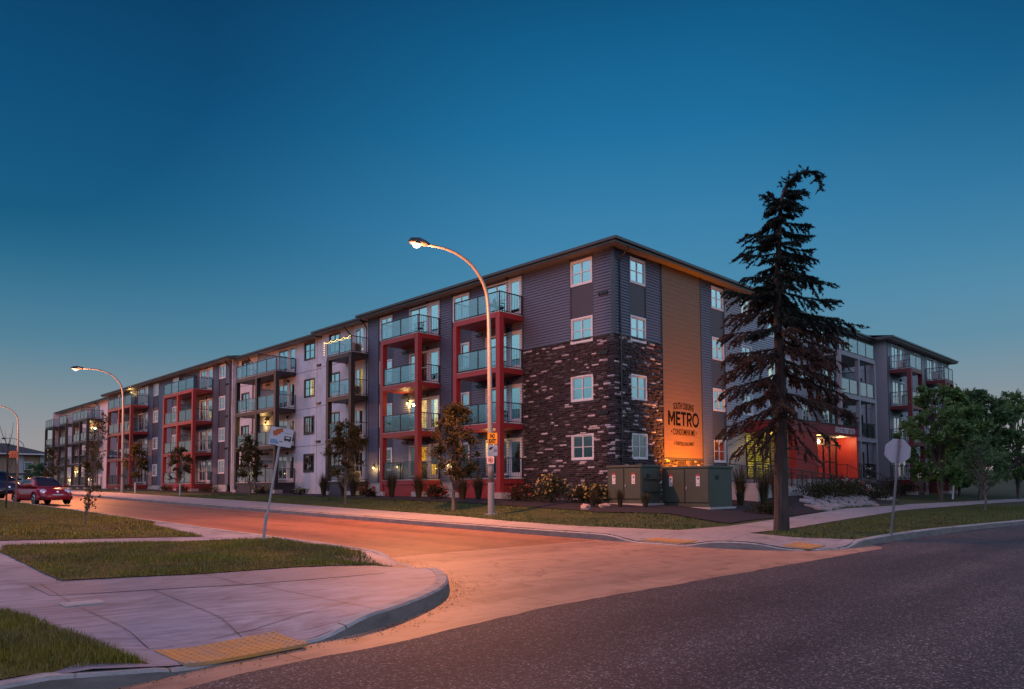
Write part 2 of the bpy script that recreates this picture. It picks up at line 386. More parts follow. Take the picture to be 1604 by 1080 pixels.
patch('road_apron', [(-27.5,-17.2),(-7,-17.2),(-7,-13.5),(-11.6,-13.4),(-12.0,-11),(-12.0,-8.3),(-19.3,-8.2),(-20,-10),(-23,-14),(-27.5,-14.6)], lambda x, y: roadz(x, y)-.004, M['apron'], 1.2)
seam = [(-220,-17.3),(-29,-16.4),(-26.5,-15.95),(-25.2,-15.62)]
x = -24.4
while x < -9.6:
    seam.append((x, -15.52+.40*float(sst(-24.4,-20.5,x))+.02*x/10+random.uniform(-.025,.025))); x += .22
seam += [(-9.,-14.95),(-8.6,-14.55),(6,-14.9),(30,-17.8),(260,-50)]
patch('road_asphalt', [(-220,-120),(260,-120)]+seam[::-1], lambda x, y: roadz(x, y)+.005, M['asphalt'], 4.)
# block on the near side of the side street: one concrete pavement with lawns let into it
in1 = offset_path(KERB1, -.1)
nf = [p for p in in1 if p[1] > -6]; nn = [p for p in in1 if p[1] <= -6 and p[0] > -31]; nl = [p for p in in1 if p[0] <= -31]
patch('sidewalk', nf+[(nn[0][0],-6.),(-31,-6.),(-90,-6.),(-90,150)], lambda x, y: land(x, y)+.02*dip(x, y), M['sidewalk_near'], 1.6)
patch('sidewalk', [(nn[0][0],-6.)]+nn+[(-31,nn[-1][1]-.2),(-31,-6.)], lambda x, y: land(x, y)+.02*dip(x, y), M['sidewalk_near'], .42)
lawn_off = .014
LAWN_B = [(-25.06,-9.5),(-23.4,-10.12),(-21.9,-10.3),(-21.0,-10.72),(-20.35,-10.85),(-19.95,-9.7),(-19.62,-8.6),(-19.5,-7),(-19.5,-4.6),(-20.6,-4.25),(-22.6,-3.6),(-24.6,-2.7),(-24.9,-4.2)]
LAWN_C = [(-19.3,13),(-19.3,4),(-19.95,2.3),(-20.45,-2.9),(-22.5,-2.0),(-24.4,-1.25),(-28,0),(-60,0),(-60,120),(-19.3,120)]
LAWN_A = [(-26.3,-11.0),(-26.12,-12.4),(-26.0,-13.6),(-25.86,-14.7),(-25.72,-15.1),(-26.6,-15.22),(-28,-15.4),(-40,-16),(-40,-10)]
for P in (LAWN_A, LAWN_B, LAWN_C):
    patch('lawn', P, land, M['grass_soil'], .8 if P is not LAWN_C else 2.5, off=lawn_off, rag=.03)
# block with the building
in2 = offset_path(KERB2, .1)
patch('lawn', in2+[(120,150)], lambda x, y: land(x, y)-.09*(dip(x, y)), M['soil_green'], 1.4)
i0 = next(i for i, p in enumerate(in2) if p[0] > -9.6 and p[1] < -14)
SW2 = in2[:i0]+[(-9.4,-14.45),(-9.75,-13.1),(-9.2,-11.6),(-6.3,-11.45),(1.36,-10.3),(10.8,-9.1),(25.2,-9.0),(60,-9.9),(60,-8.2),(26.2,-7.5),(17.1,-7.3),(9.1,-7.3),(-.85,-8.81),(-6.8,-9.6),(-9.5,-9.55),(-10.25,-6.2),(-10.1,-3.2),(-9.4,.3),(-9.0,6.8),(-8.5,20),(-8.5,150)]
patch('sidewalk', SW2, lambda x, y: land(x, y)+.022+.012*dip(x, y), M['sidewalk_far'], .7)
BED = [(-3.9,58),(-4.2,22),(-4.6,12),(-5.0,3),(-5.45,-2.2),(-5.7,-3.5),(-4.4,-6.0),(-5.6,-9.0),(-.9,-8.6),(9,-7.1),(16.8,-7.1),(19.6,-6.0),(19.6,-.1),(-.05,-.1),(-.05,58)]
patch('garden_bed', BED, land, M['mulch'], 1.1, off=.03, rag=.08)
# tar seal line across the asphalt
def seal(pts, w):
    mb = MB(); p = densify(smooth_path(pts, 6), .15); l = []
    for i, (x, y) in enumerate(p):
        j = random.uniform(-.012, .012); ww = w*random.uniform(.5, 1.2)
        l.append(((x, y+j-ww, float(roadz(x, y))+.0095), (x, y+j+ww, float(roadz(x, y))+.0095)))
    for a, b in zip(l[:-1], l[1:]): mb.face([a[0], b[0], b[1], a[1]])
    tag(mb.build('road_seal_line', M['tar']), kind='structure')
SEAL = [(-21.98,-15.46),(-21.99,-16.37),(-21.92,-17.12),(-21.85,-17.78),(-21.8,-18.4),(-21.75,-18.9),(-21.76,-19.7),(-21.85,-21.2)]
seal(SEAL, .009)
# saw-cut joints of the near pavement
def joint(pts, w=.004):
    mb = MB(); p = densify(pts, .25)
    for a, b in zip(p[:-1], p[1:]):
        d = (Vector(b)-Vector(a)).normalized(); n = Vector((-d.y, d.x))*w
        q = [(c[0]+t*n.x, c[1]+t*n.y, float(land(c[0], c[1]))+.02*float(dip(np.float64(c[0]), np.float64(c[1])))+.008) for c, t in ((a,-1),(a,1),(b,1),(b,-1))]; mb.face(q)
    tag(mb.build('pavement_joint', M['tar']), kind='structure')
for J in ([(-25.36,-9.6),(-25.49,-12.0),(-25.53,-14.5)],[(-24.45,-11.35),(-24.61,-13.57),(-24.69,-14.5)],[(-23.36,-10.2),(-23.38,-11.7)],[(-25.6,-11.0),(-24.16,-11.42),(-23.38,-11.7),(-22.36,-11.85),(-21.3,-12.0)],[(-25.53,-14.5),(-24.5,-14.36),(-23.2,-14.0)],[(-23.3,-11.75),(-23.2,-14.7)],[(-24.9,-4.3),(-26.4,-4.4)],[(-25.05,-7),(-26.6,-7.1)]): joint(J)
patch('sidewalk', [(-25.5,-9.66),(-23.4,-10.16),(-21.9,-10.34),(-20.9,-10.9),(-21.3,-11.95),(-22.36,-11.84),(-23.38,-11.69),(-24.16,-11.41),(-25.52,-10.98)], lambda x, y: land(x, y)+.02*dip(x, y), M['sidewalk_old'], .7, off=.005)

# tactile paving plates with raised domes, at the four kerb ramps
def tactile(c, ang, w, d, label, lift=.016):
    ca, sa = math.cos(ang), math.sin(ang); mb = MB(); nx, ny = int(w/.075), int(d/.075)
    def pt(u, v, h):
        x, y = c[0]+u*ca-v*sa, c[1]+u*sa+v*ca
        return (x-c[0], y-c[1], float(land(x, y))+.024*float(dip(np.float64(x), np.float64(y)))+lift+h-z0)
    z0 = lz(*c)
    for i in range(nx):
        for j in range(ny):
            a_, b_, c_, d_ = -w/2+w*i/nx, -w/2+w*(i+1)/nx, -d/2+d*j/ny, -d/2+d*(j+1)/ny
            mb.face([pt(a_,c_,0), pt(b_,c_,0), pt(b_,d_,0), pt(a_,d_,0)])
            p = pt((a_+b_)/2, (c_+d_)/2, 0); mb.tube([(p[0],p[1],p[2]-.002),(p[0],p[1],p[2]+.008)], [.020,.013], 6)
    for i in range(nx):
        for v in (-d/2, d/2): mb.face([pt(-w/2+w*i/nx,v,0), pt(-w/2+w*(i+1)/nx,v,0), pt(-w/2+w*(i+1)/nx,v,-.03), pt(-w/2+w*i/nx,v,-.03)])
    for j in range(ny):
        for u in (-w/2, w/2): mb.face([pt(u,-d/2+d*j/ny,0), pt(u,-d/2+d*(j+1)/ny,0), pt(u,-d/2+d*(j+1)/ny,-.03), pt(u,-d/2+d*j/ny,-.03)])
    o = mb.build('tactile_plate', M['tactile']); o.location = (*c, z0)
    tag(o, label, 'tactile paving', 'yellow tactile plates at the kerb ramps')
tactile((-24.92,-14.86), R(4), 1.15, .60, 'yellow domed tactile plate with a worn corner beside the dark asphalt, largest in view')
tactile((-20.2,-10.55), R(-15), .62, .62, 'yellow tactile plate at the tip of the near lawn beside the orange lit road')
tactile((-11.75,-10.75), R(90), 1.3, .62, 'yellow tactile plate across the street, between kerb end and corner pavement', .042)
tactile((-10.85,-13.85), R(5), 1.0, .62, 'yellow tactile plate across the street, beside the spruce tree lawn', .042)
mb = MB(); mb.box(-.2,.2,-.16,.16,-.02,.004); mb.box(-.165,.165,-.125,.125,.003,.0075)
o = mb.build('access_cover', M['conc']); o.location = (-25.4,-11.88, lz(-25.4,-11.88)+.006)
tag(o, 'small pale square access cover set in the near pavement', 'access cover')

# ------------------------------------------------------------------ the apartment building
B = empty('apartment_building', (0,0,0), 0, 'four storey apartment building with charcoal siding, pale stucco, red balcony frames and dark stone corner', 'apartment building')
F0, ST = 1.90, 2.917
FL = [F0+ST*k for k in range(4)]
TOP = 13.02
class Fac:
    """a facade plane: kind L faces -X at x=p (u is world y), kind R faces -Y at y=p (u is world x)"""
    def __init__(s, k, p): s.k, s.p = k, p
    def pt(s, u, o, z): return (s.p-o, u, z) if s.k == 'L' else (u, s.p-o, z)
    def box(s, mb, u0, u1, o0, o1, z0, z1):
        a, b = s.pt(u0, o0, z0), s.pt(u1, o1, z1)
        mb.box(min(a[0],b[0]), max(a[0],b[0]), min(a[1],b[1]), max(a[1],b[1]), z0, z1)
    def place(s, o, u, z):
        o.location = s.pt(u, 0, z); o.rotation_euler = (0, 0, R(-90) if s.k == 'L' else 0)
def intervals(u0, u1, cuts):
    segs = [(u0, u1)]
    for a, b in cuts:
        n = []
        for s, e in segs:
            if b <= s or a >= e: n.append((s, e)); continue
            if a > s: n.append((s, a))
            if b < e: n.append((b, e))
        segs = n
    return segs
def siding(f, u0, u1, z0, z1, holes, mat, bh=.145, name='siding_wall', lap=.045):
    mb = MB(); n = max(1, int(round((z1-z0)/bh))); h = (z1-z0)/n
    for i in range(n):
        a, b = z0+i*h, z0+(i+1)*h; zc = (a+b)/2
        for s, e in intervals(u0, u1, [(hu0, hu1) for hu0, hu1, hz0, hz1 in holes if hz0 < zc < hz1]):
            mb.face([f.pt(s, lap, a), f.pt(e, lap, a), f.pt(e, .002, b), f.pt(s, .002, b)])
            mb.face([f.pt(s, .0, a), f.pt(e, .0, a), f.pt(e, lap, a), f.pt(s, lap, a)])
    return mb.build(name, mat, B)
def plain(f, u0, u1, z0, z1, holes, mat, name='stucco_wall', reveals=()):
    mb = MB(); zs = sorted({z0, z1, *[z for h in holes for z in h[2:] if z0 < z < z1]})
    for a, b in zip(zs[:-1], zs[1:]):
        for s, e in intervals(u0, u1, [(h[0], h[1]) for h in holes if h[2] < (a+b)/2 < h[3]]):
            f.box(mb, s, e, -.12, 0, a, b)
    return mb.build(name, mat, B)
def stone(f, u0, u1, z0, z1, holes, seed):
    rnd = random.Random(seed); V = []; Fc = []; Cc = []
    z = z0
    while z < z1-.01:
        h = min(rnd.choice((.08,.09,.105)), z1-z); cells = []
        for c0, c1 in intervals(u0, u1, [(q[0]-.088, q[1]+.088) for q in holes if q[2]-.088 < z+h*.6 and q[3]+.088 > z+h*.4]):
            u = c0
            while u < c1-.001:
                w = rnd.uniform(.17,.50); e = u+w if c1-(u+w) > .1 else c1; cells.append((u, e)); u = e
        for a, b in cells:
            o = rnd.uniform(.015,.085); n = len(V)
            for (uu, oo, zz) in ((a,0,z),(b,0,z),(b,0,z+h),(a,0,z+h),(a+.006,o,z+.006),(b-.006,o+rnd.uniform(-.008,.008),z+.006),(b-.006,o+rnd.uniform(-.012,.008),z+h-.006),(a+.006,o,z+h-.006)):
                V.append(f.pt(uu, oo, zz))
            t = rnd.random()
            c = (.50,.42,.41) if t < .085 else ((.11,.092,.095) if t < .2 else (.047,.031,.032))
            k = rnd.uniform(.75,1.3); c = (c[0]*k, c[1]*k, c[2]*k*rnd.uniform(.95,1.1), 1)
            for q in ((4,5,6,7),(0,1,5,4),(1,2,6,5),(2,3,7,6),(3,0,4,7)):
                Fc.append([n+i for i in q]); Cc.append(c)
        z += h
    o = npmesh('stone_cladding', V, Fc, M['stone'], B)
    at = o.data.attributes.new('stone_colour', 'FLOAT_COLOR', 'FACE')
    at.data.foreach_set('color', np.array(Cc, np.float32).ravel())
    back = MB(); f.box(back, u0, u1, -.1, .004, z0, z1)
    return o
def stone_mat():
    m, nt, out = nodes('ledge_stone'); L = nt.links.new
    b = N(nt, 'BsdfPrincipled', Roughness=.75); L(b.outputs[0], out.inputs[0])
    a = N(nt, 'Attribute', attribute_name='stone_colour'); g = N(nt, 'NewGeometry')
    nz = N(nt, 'TexNoise', Scale=14., Detail=5.); L(g.outputs[0], nz.inputs['Vector'])
    r = ramp(nt, [(.3, (.7,.7,.7,1)), (.7, (1.25,1.25,1.25,1))]); L(nz.outputs[0], r.inputs[0])
    mu = N(nt, 'MixRGB', blend_type='MULTIPLY'); mu.inputs[0].default_value = 1; L(a.outputs['Color'], mu.inputs[1]); L(r.outputs[0], mu.inputs[2]); L(mu.outputs[0], b.inputs['Base Color'])
    bp = N(nt, 'Bump', Strength=.6, Distance=.02); L(nz.outputs[0], bp.inputs['Height']); L(bp.outputs[0], b.inputs['Normal'])
    M['stone'] = m
stone_mat()

# windows and patio doors: a prototype for each size, copied with its pane and blind
PROTO = {}
def opening(kind, w, h, cols, rows, mat, back, door=False):
    """local x along the wall, local y into the wall, z up from the sill; origin at the middle of the sill"""
    key = (kind, round(w,2), round(h,2), cols, rows, mat, back)
    if key in PROTO:
        return copy_tree(PROTO[key], B)
    tr = .085; mb = MB()
    mb.box(-w/2-tr, w/2+tr, -.035, .03, h, h+tr); mb.box(-w/2-tr, w/2+tr, -.035, .03, -tr, 0)
    mb.box(-w/2-tr, -w/2, -.035, .03, 0, h); mb.box(w/2, w/2+tr, -.035, .03, 0, h)
    s = .05
    if door:
        s = .13; mb.box(-w/2, w/2, .0, .05, 0, .28)
    mb.box(-w/2, w/2, .005, .06, h-s, h); mb.box(-w/2, w/2, .006, .06, 0 if not door else .28, s if not door else .3)
    mb.box(-w/2, -w/2+s, .004, .061, 0, h); mb.box(w/2-s, w/2, .004, .061, 0, h)
    for i in range(1, cols): x = -w/2+w*i/cols; mb.box(x-.033, x+.033, .003, .062, 0, h)
    for j in range(1, rows): z = h*j/rows if rows == 2 else h*.28*j; mb.box(-w/2, w/2, .008, .058, z-.018, z+.018)
    o = mb.build(kind, M[mat], B)
    p = MB(); p.box(-w/2+.01, w/2-.01, .033, .043, .02, h-.01); p.build('pane', M['pane'], o)
    if door:
        hd = MB(); hd.bar((w/2-.09,-.03,1.0), (w/2-.09,-.03,1.14), .025); hd.build('handle', M['galv'], o)
    if back == 'blind': q = MB(); q.box(-w/2+.02, w/2-.02, .13, .14, .02, h); q.build('blind', M['blind'], o)
    elif back == 'half': q = MB(); q.box(-w/2+.02, w/2-.02, .13, .14, h*.45, h); q.build('blind', M['blind'], o)
    elif back == 'curtain':
        q = MB()
        for sx in (-1, 1):
            n = 7
            for k in range(n):
                a = sx*(w/2-.02-k*.045); q.box(min(a, a-sx*.045), max(a, a-sx*.045), .14+.03*(k % 2), .16+.03*(k % 2), .02, h)
        q.build('curtain', M['curtain'], o)
    elif back in ('warm', 'yellow', 'orange'):
        q = MB(); q.box(-w/2-.15, w/2+.15, .55, .57, -.1, h+.15); q.build('lit_room', M['room_'+back], o)
        c = MB()
        for k in range(5): c.box(-w/2+.02+k*.05, -w/2+.07+k*.05, .15+.03*(k % 2), .17+.03*(k % 2), .02, h)
        c.build('curtain', M['curtain'], o)
    PROTO[key] = o
    return o
HOLES = {}
def win(f, u0, u1, z0, z1, cols=2, rows=2, mat='white', back='blind', kind='window', door=False):
    o = opening(kind, abs(u1-u0), z1-z0, cols, rows, mat, back, door)
    f.place(o, (u0+u1)/2, z0)
    HOLES.setdefault((f.k, f.p), []).append((min(u0,u1), max(u0,u1), z0, z1))
    return o
rb = random.Random(3)
def rback(): return rb.choice(('blind','half','curtain','none','blind','none'))
L1, L2a, L2b, L4 = Fac('L', 0.), Fac('L', .25), Fac('L', .5), Fac('L', .9)
R1, R3, R4 = Fac('R', 0.), Fac('R', .4), Fac('R', -.9)
for k, z in enumerate(FL):
    # street side, from the corner away
    win(L1, 1.36, 2.64, z+.98, z+2.1, back=('blind','blind','blind','half')[3-k] if k < 3 else 'none')
    lit = {1: 'warm', 0: 'orange'}.get(k)
    win(L1, 10.6, 11.9, z+.75, z+2.1, back=rback()); win(L1, 7.4, 9.02, z+.3, z+2.12, back=rback()); win(L1, 6.28, 7.18, z+.06, z+2.16, 1, 1, 'door', 'half', 'patio_door', True)
    win(L1, 18.3, 19.55, z+.75, z+2.1, back=rback()); win(L1, 14.5, 16.26, z+.3, z+2.12, back=lit or rback()); win(L1, 13.33, 14.3, z+.06, z+2.16, 1, 1, 'door', lit if k == 1 else 'half', 'patio_door', True)
    win(L2a, 25.2, 26.55, z+.8, z+2.1, mat='brown_trim', back=rback()); win(L2a, 22.0, 23.1, z+.06, z+2.14, 2, 2, 'door', 'yellow' if k == 2 else 'half', 'patio_door', True)
    win(L2b, 29.25, 30.7, z+.85, z+2.12, mat='brown_trim', back='warm' if k == 2 else rback())
    win(L2b, 40.6, 42.0, z+.8, z+2.1, mat='brown_trim', back=rback()); win(L2b, 33.5, 35.05, z+.3, z+2.12, back=rback()); win(L2b, 32.25, 33.2, z+.06, z+2.16, 1, 1, 'door', 'half', 'patio_door', True)
    win(L1, 44.4, 45.6, z+.98, z+2.1, back=rback())
    win(L1, 55.9, 57.3, z+.75, z+2.1, back=rback()); win(L1, 48.7, 50.2, z+.3, z+2.12, back='warm' if k == 2 else rback()); win(L1, 47.3, 48.4, z+.06, z+2.16, 1, 1, 'door', 'warm' if k == 1 else 'half', 'patio_door', True)
    win(L1, 61.7, 63.0, z+.98, z+2.1, back=rback())
    win(L1, 66.3, 68.0, z+.3, z+2.12, back=rback()); win(L1, 64.95, 65.95, z+.06, z+2.16, 1, 1, 'door', 'yellow' if k == 3 else 'half', 'patio_door', True); win(L1, 74, 75.4, z+.75, z+2.1, back=rback())
    for u, lt in ((87.2, 'yellow' if k in (1,) else None), (95.5, None), (101.8, 'yellow' if k == 0 else None)):
        win(L4, u, u+1.6, z+.3, z+2.12, back=lt or rback()); win(L4, u+1.9, u+2.9, z+.06, z+2.16, 1, 1, 'door', 'half', 'patio_door', True)
    # entrance side
    win(R1, 1.36, 2.52, z+.98, z+2.1, back='curtain' if k == 3 else ('blind' if k else 'half')); win(R1, 9.0, 10.2, z+.98, z+2.1, back='half' if k < 2 else 'blind')
    if k: win(R1, 12.4, 13.5, z+.98, z+2.1, back='warm' if k == 3 else 'half')
    if k: win(R1, 15.7, 17.1, z+.3, z+2.12, back='warm' if k == 2 else rback())
    if k: win(R3, 19.2, 20.3, z+.85, z+2.1, back=rback()); win(R3, 21.4, 22.5, z+.85, z+2.1, back=rback())
    win(R3, 24.7, 26.0, z+.3, z+2.12, back=rback()); win(R3, 26.3, 27.2, z+.06, z+2.16, 1, 1, 'door', 'half', 'patio_door', True)
    win(R3, 31.0, 32.2, z+.8, z+2.1, mat='brown_trim', back='warm' if k == 0 else rback())
    win(R4, 35.2, 36.8, z+.3, z+2.12, back=rback()); win(R4, 37.1, 38.0, z+.06, z+2.16, 1, 1, 'door', 'half', 'patio_door', True); win(R4, 40.8, 42.0, z+.85, z+2.1, back=rback())
    win(R4, 44.2, 45.8, z+.3, z+2.12, back=rback()); win(R4, 46.1, 47.0, z+.06, z+2.16, 1, 1, 'door', 'half', 'patio_door', True); win(R4, 48.6, 49.7, z+.85, z+2.1, back=rback())
hl = lambda f: HOLES.get((f.k, f.p), [])
BASE = -.2
# walls: siding sections broken by dark panels in the window columns
def section(f, u0, u1, z0, z1, mat, panels=()):
    for s, e in intervals(u0, u1, panels): siding(f, s, e, z0, z1, hl(f), M[mat])
    for a, b in panels:
        plain(f, a, b, z0, z1, hl(f), M['panel'], 'dark_panel')
        for q in (a, b): t = MB(); f.box(t, q-.035, q+.035, .0, .035, z0, z1); t.build('trim_strip', M['trim'], B)
SB = 8.80    # top of the stone
section(L1, .08, 6.08, SB+.06, TOP, 'siding', [(1.26, 2.72)])
section(L1, 6.08, 21.05, F0-.1, TOP, 'siding', [(10.35, 12.1), (18.1, 19.8)])
section(L1, 43.0, 79.5, F0-.1, TOP, 'siding', [(44.25, 45.75), (55.7, 57.5), (61.5, 63.15), (73.8, 75.6)])
section(R1, .08, 3.95, SB+.06, TOP, 'siding', [(1.26, 2.62)])
section(R1, 7.75, 10.35, F0-.6, TOP, 'siding', [(8.9, 10.3)])
section(R1, 10.35, 17.9, F0-.6, TOP, 'siding_light')
section(R4, 34.1, 50.6, F0-.6, TOP, 'siding_light')
stone(L1, .0, 6.08, .35, SB, hl(L1), 5); stone(R1, .0, 3.95, .35, SB, hl(R1), 6)
stone(R1, 3.95, 7.75, .35, 2.88, [], 8)
def backing(f, u0, u1, z0, z1):
    o = plain(f, u0, u1, z0, z1, hl(f), M['panel'], 'wall_sheathing'); return o
for f, a, b in ((Fac('L', .004), 0, 6.08), (Fac('R', .004), .13, 7.75)):
    h = hl(L1) if f.k == 'L' else hl(R1)
    mb = MB(); zs = sorted({.3, SB, *[z for q in h for z in q[2:] if z < SB]})
    for z0, z1 in zip(zs[:-1], zs[1:]):
        for s, e in intervals(a, b, [(q[0], q[1]) for q in h if q[2] < (z0+z1)/2 < q[3]]): f.box(mb, s, e, -.1, 0, z0, z1)
    mb.build('wall_sheathing', M['panel'], B)
# stone cap, corner post, vertical trims
t = MB(); L1.box(t, -.06, 6.08, 0, .07, SB, SB+.06); R1.box(t, .0, 3.95, 0, .07, SB, SB+.06); t.build('stone_cap', M['trim'], B)
t = MB(); t.box(-.07, .09, -.07, .09, SB+.06, TOP); t.build('corner_trim', M['trim'], B)
for f, u in ((L1,6.08),(L1,21.0),(L1,13.2),(L1,43.1),(R1,10.35),(R1,7.79),(R1,3.92),(R1,17.85),(L1,64.6),(L1,47.0),(R4,34.2),(R4,43.4)):
    t = MB(); f.box(t, u-.05, u+.05, 0, .04, (SB if (f in (L1,R1) and u in (6.08,3.92)) else F0-.3), TOP); t.build('trim_strip', M['trim'], B)
# stucco sections
plain(L2a, 21.05, 27.7, BASE, TOP, hl(L2a), M['stucco']); plain(L2b, 27.7, 43.0, BASE, TOP, hl(L2b), M['stucco'])
plain(L4, 79.5, 107, BASE+.5, TOP, hl(L4), M['stucco'])
plain(R3, 17.9, 34.1, BASE, TOP, hl(R3), M['stucco_grey'])
for q in ((0, .5, 42.88, 43.0), (0, .9, 79.5, 79.6), (0,.25,20.95,21.05)): t = MB(); t.box(*q, 0, TOP); t.build('stucco_return', M['stucco'], B)
for q in ((34.0, 34.1, -.9, .4), (17.9, 18.0, 0, .4)): t = MB(); t.box(*q, 0, TOP); t.build('stucco_return', M['stucco_grey'], B)
# stucco control joints
t = MB()
for z in FL[1:]:
    L2b.box(t, 27.7, 43.0, .001, .006, z-.12, z-.09); L2a.box(t, 21.05, 27.7, .001, .006, z-.12, z-.09); R3.box(t, 17.9, 34, .001, .006, z-.12, z-.09)
L2b.box(t, 28.8, 28.83, .001, .006, 1, TOP); t.build('control_joint', M['trim'], B)
# end and back walls, inner wall, floors
t = MB(); t.box(0, 18, 107, 107.15, 0, TOP); t.box(17.9, 18, 18, 107, 0, TOP); t.box(18, 50.6, 17.9, 18, 0, TOP); t.box(50.6, 50.75, -.9, 18, 0, TOP); t.build('end_wall', M['stucco'], B)
t = MB(); t.box(2.6, 2.7, 2.6, 106, 0, TOP); t.box(2.7, 50, 2.6, 2.7, 0, TOP)
for z in FL[1:]: t.box(1.4, 2.6, .9, 106.5, z-.3, z-.02); t.box(2.6, 50, .9, 2.6, z-.3, z-.02)
t.box(1.4, 2.6, .9, 106.5, F0-.3, F0-.02); t.box(2.6, 50, .9, 2.6, F0-.3, F0-.02); t.build('inner_wall', M['inner'], B)
# plinth under the first floor
t = MB(); L1.box(t, 6.08, 21.05, -.15, -.01, -.2, F0-.1); L1.box(t, 43.9, 79.5, -.15, -.01, .3, F0-.1); R1.box(t, 7.75, 17.9, -.2, -.02, -.2, F0-.6); R4.box(t, 34.1, 50.6, -.2, -.02, -.2, F0-.6)
t.build('plinth', M['conc'], B)
# roof: soffit, fascia, gutter and a low hip
def roof():
    ov = .62
    secs = [('L', 0., -ov, 21.6, 0), ('L', .25, 21.6, 28.1, -.08), ('L', .5, 28.1, 42.4, -.14), ('L', 0., 42.4, 80.2, 0), ('L', .9, 80.2, 107.8, -.1)]
    so, fa, gu = MB(), MB(), MB()
    for k, p, a, b, dz in secs:
        z = TOP+dz
        so.box(p-ov+.03, 3, a+(.03 if a < 0 else 0), b, z, z+.03)
        fa.box(p-ov, p-ov+.03, a, b, z-.02, z+.24); fa.box(p-ov+.03, p+1.2, b-.03, b, z-.02, z+.24)
        if a > 0: fa.box(p-ov+.03, p+1.2, a, a+.03, z-.021, z+.241)
        gu.box(p-ov-.11, p-ov-.002, a-(.11 if a < 0 else 0), b, z+.10, z+.23)
    for p, a, b, dz in ((0., -ov, 18.3, 0), (.4, 18.3, 33.4, -.08), (-.9, 33.4, 51.3, 0)):
        z = TOP+dz
        so.box(a+(.03 if a < 0 else 0), b, p-ov+.031, 3, z+.002, z+.032)
        fa.box(a+(.030 if a < 0 else 0), b, p-ov, p-ov+.03, z-.02, z+.24); fa.box(b-.03, b, p-ov+.031, p+1.2, z-.02, z+.24); a > 0 and fa.box(a, a+.03, p-ov+.031, p+1.2, z-.019, z+.239)
        gu.box(a+(.0 if a < 0 else 0), b, p-ov-.11, p-ov-.002, z+.10, z+.23)
    r = MB(); zt = TOP+.235; zr = zt+9*.16; e = -ov+.02
    for k, p, a, b, dz in secs:
        a2 = 9 if a < 0 else a; x = p-ov+.02
        r.face([(x, a if a >= 0 else e, zt+dz), (x, b, zt+dz), (9, min(b, 98), zr), (9, a2, zr)])
    r.face([(18.6,18.6,zt),(18.6,107.8,zt),(9,98,zr),(9,9,zr)]); r.face([(.3,107.8,zt-.1),(18.6,107.8,zt),(9,98,zr)])
    for p, a, b, dz in ((0., -ov, 18.3, 0), (.4, 18.3, 33.4, -.08), (-.9, 33.4, 51.3, 0)):
        y = p-ov+.02; r.face([(a if a >= 0 else e, y, zt+dz), (b, y, zt+dz), (min(b, 42), 9, zr), (9 if a < 0 else a, 9, zr)])
    r.face([(18.6,18.6,zt),(51.3,18.6,zt),(42,9,zr),(9,9,zr)]); r.face([(51.3,-1.5,zt),(51.3,18.6,zt),(42,9,zr)])
    ro = r.build('roof', M['roof'], B)
    so.build('soffit', M['soffit'], ro); fa.build('fascia', M['fascia'], ro); gu.build('gutter', M['fascia'], ro)
roof()
# downpipes, dryer vents and wall lights
def downpipe(f, u, dz=0, mat='black'):
    mb = MB(); p = f.pt
    mb.tube([p(u, .60, TOP+.12+dz), p(u, .55, TOP-.1+dz), p(u, .12, TOP-.5+dz), p(u, .07, TOP-.62+dz), p(u, .07, 1.0)], .045, 6); mb.build('downpipe', M[mat], B)
downpipe(R1, .45); downpipe(L2a, 23.6, -.1); downpipe(L2b, 39.7, -.16); downpipe(L1, 43.3); downpipe(L1, 21.15); downpipe(R3, 32.9, -.08); downpipe(L4, 86.5, -.1)
def vent(f, u, z):
    mb = MB()
    for k in range(4): f.box(mb, u-.28+k*.145, u-.28+k*.145+.12, .02, .11, z, z+.12)
    f.box(mb, u-.3, u+.3, .015, .05, z+.12, z+.15); mb.build('vent_hood', M['black'], B)
for k in (3,2,1): vent(L1, .62, FL[k]+.15)
for k in (3,2,1): vent(L2b, 28.5, FL[k]+.1); vent(L1, 43.98, FL[k]+.2)
for k in (3,2,1,0): vent(L1, 9.6, FL[k]+2.36); vent(L1, 16.8, FL[k]+2.36); vent(L2b, 37.0, FL[k]+2.36)
def wall_lamp(f, u, z, lit=False, en=0):
    mb = MB(); f.box(mb, u-.05, u+.05, .02, .14, z, z+.2); o = mb.build('wall_lamp', M['black'], B)
    if lit:
        b = MB(); c = f.pt(u, .12, z-.05); b.tube([(c[0],c[1],c[2]-.07),(c[0],c[1],c[2]-.03),(c[0],c[1],c[2]+.03),(c[0],c[1],c[2]+.06)], [.03,.065,.065,.02], 8); b.build('bulb', M['bulb'], o)
        if en: LAMPS.append((f.pt(u, .3, z-.1), en, (1,.6,.2), .06))
LAMPS = []
for f, u in ((L1,7.28),(L1,14.4),(L2b,33.35),(L2a,23.4),(L1,48.55),(L1,66.1),(L4,88.9),(R3,26.2),(R4,37.0),(R4,46.0)):
    for k in range(4):
        wall_lamp(f, u, FL[k]+2.25)
for f, u in ((L1,12.35),(L1,17.5),(L1,20.2),(L2b,39.9),(L1,54.2),(L4,91.0),(L4,94.6),(L4,100.5)): wall_lamp(f, u, F0+.95, True, 26)

for f, u, k in ((L2b,37.2,1),(L1,70.3,3),(L4,89.6,2),(L1,16.4,1),(L4,97.2,0),(L1,8.4,0)): wall_lamp(f, u, FL[k]+2.05, True, 42)
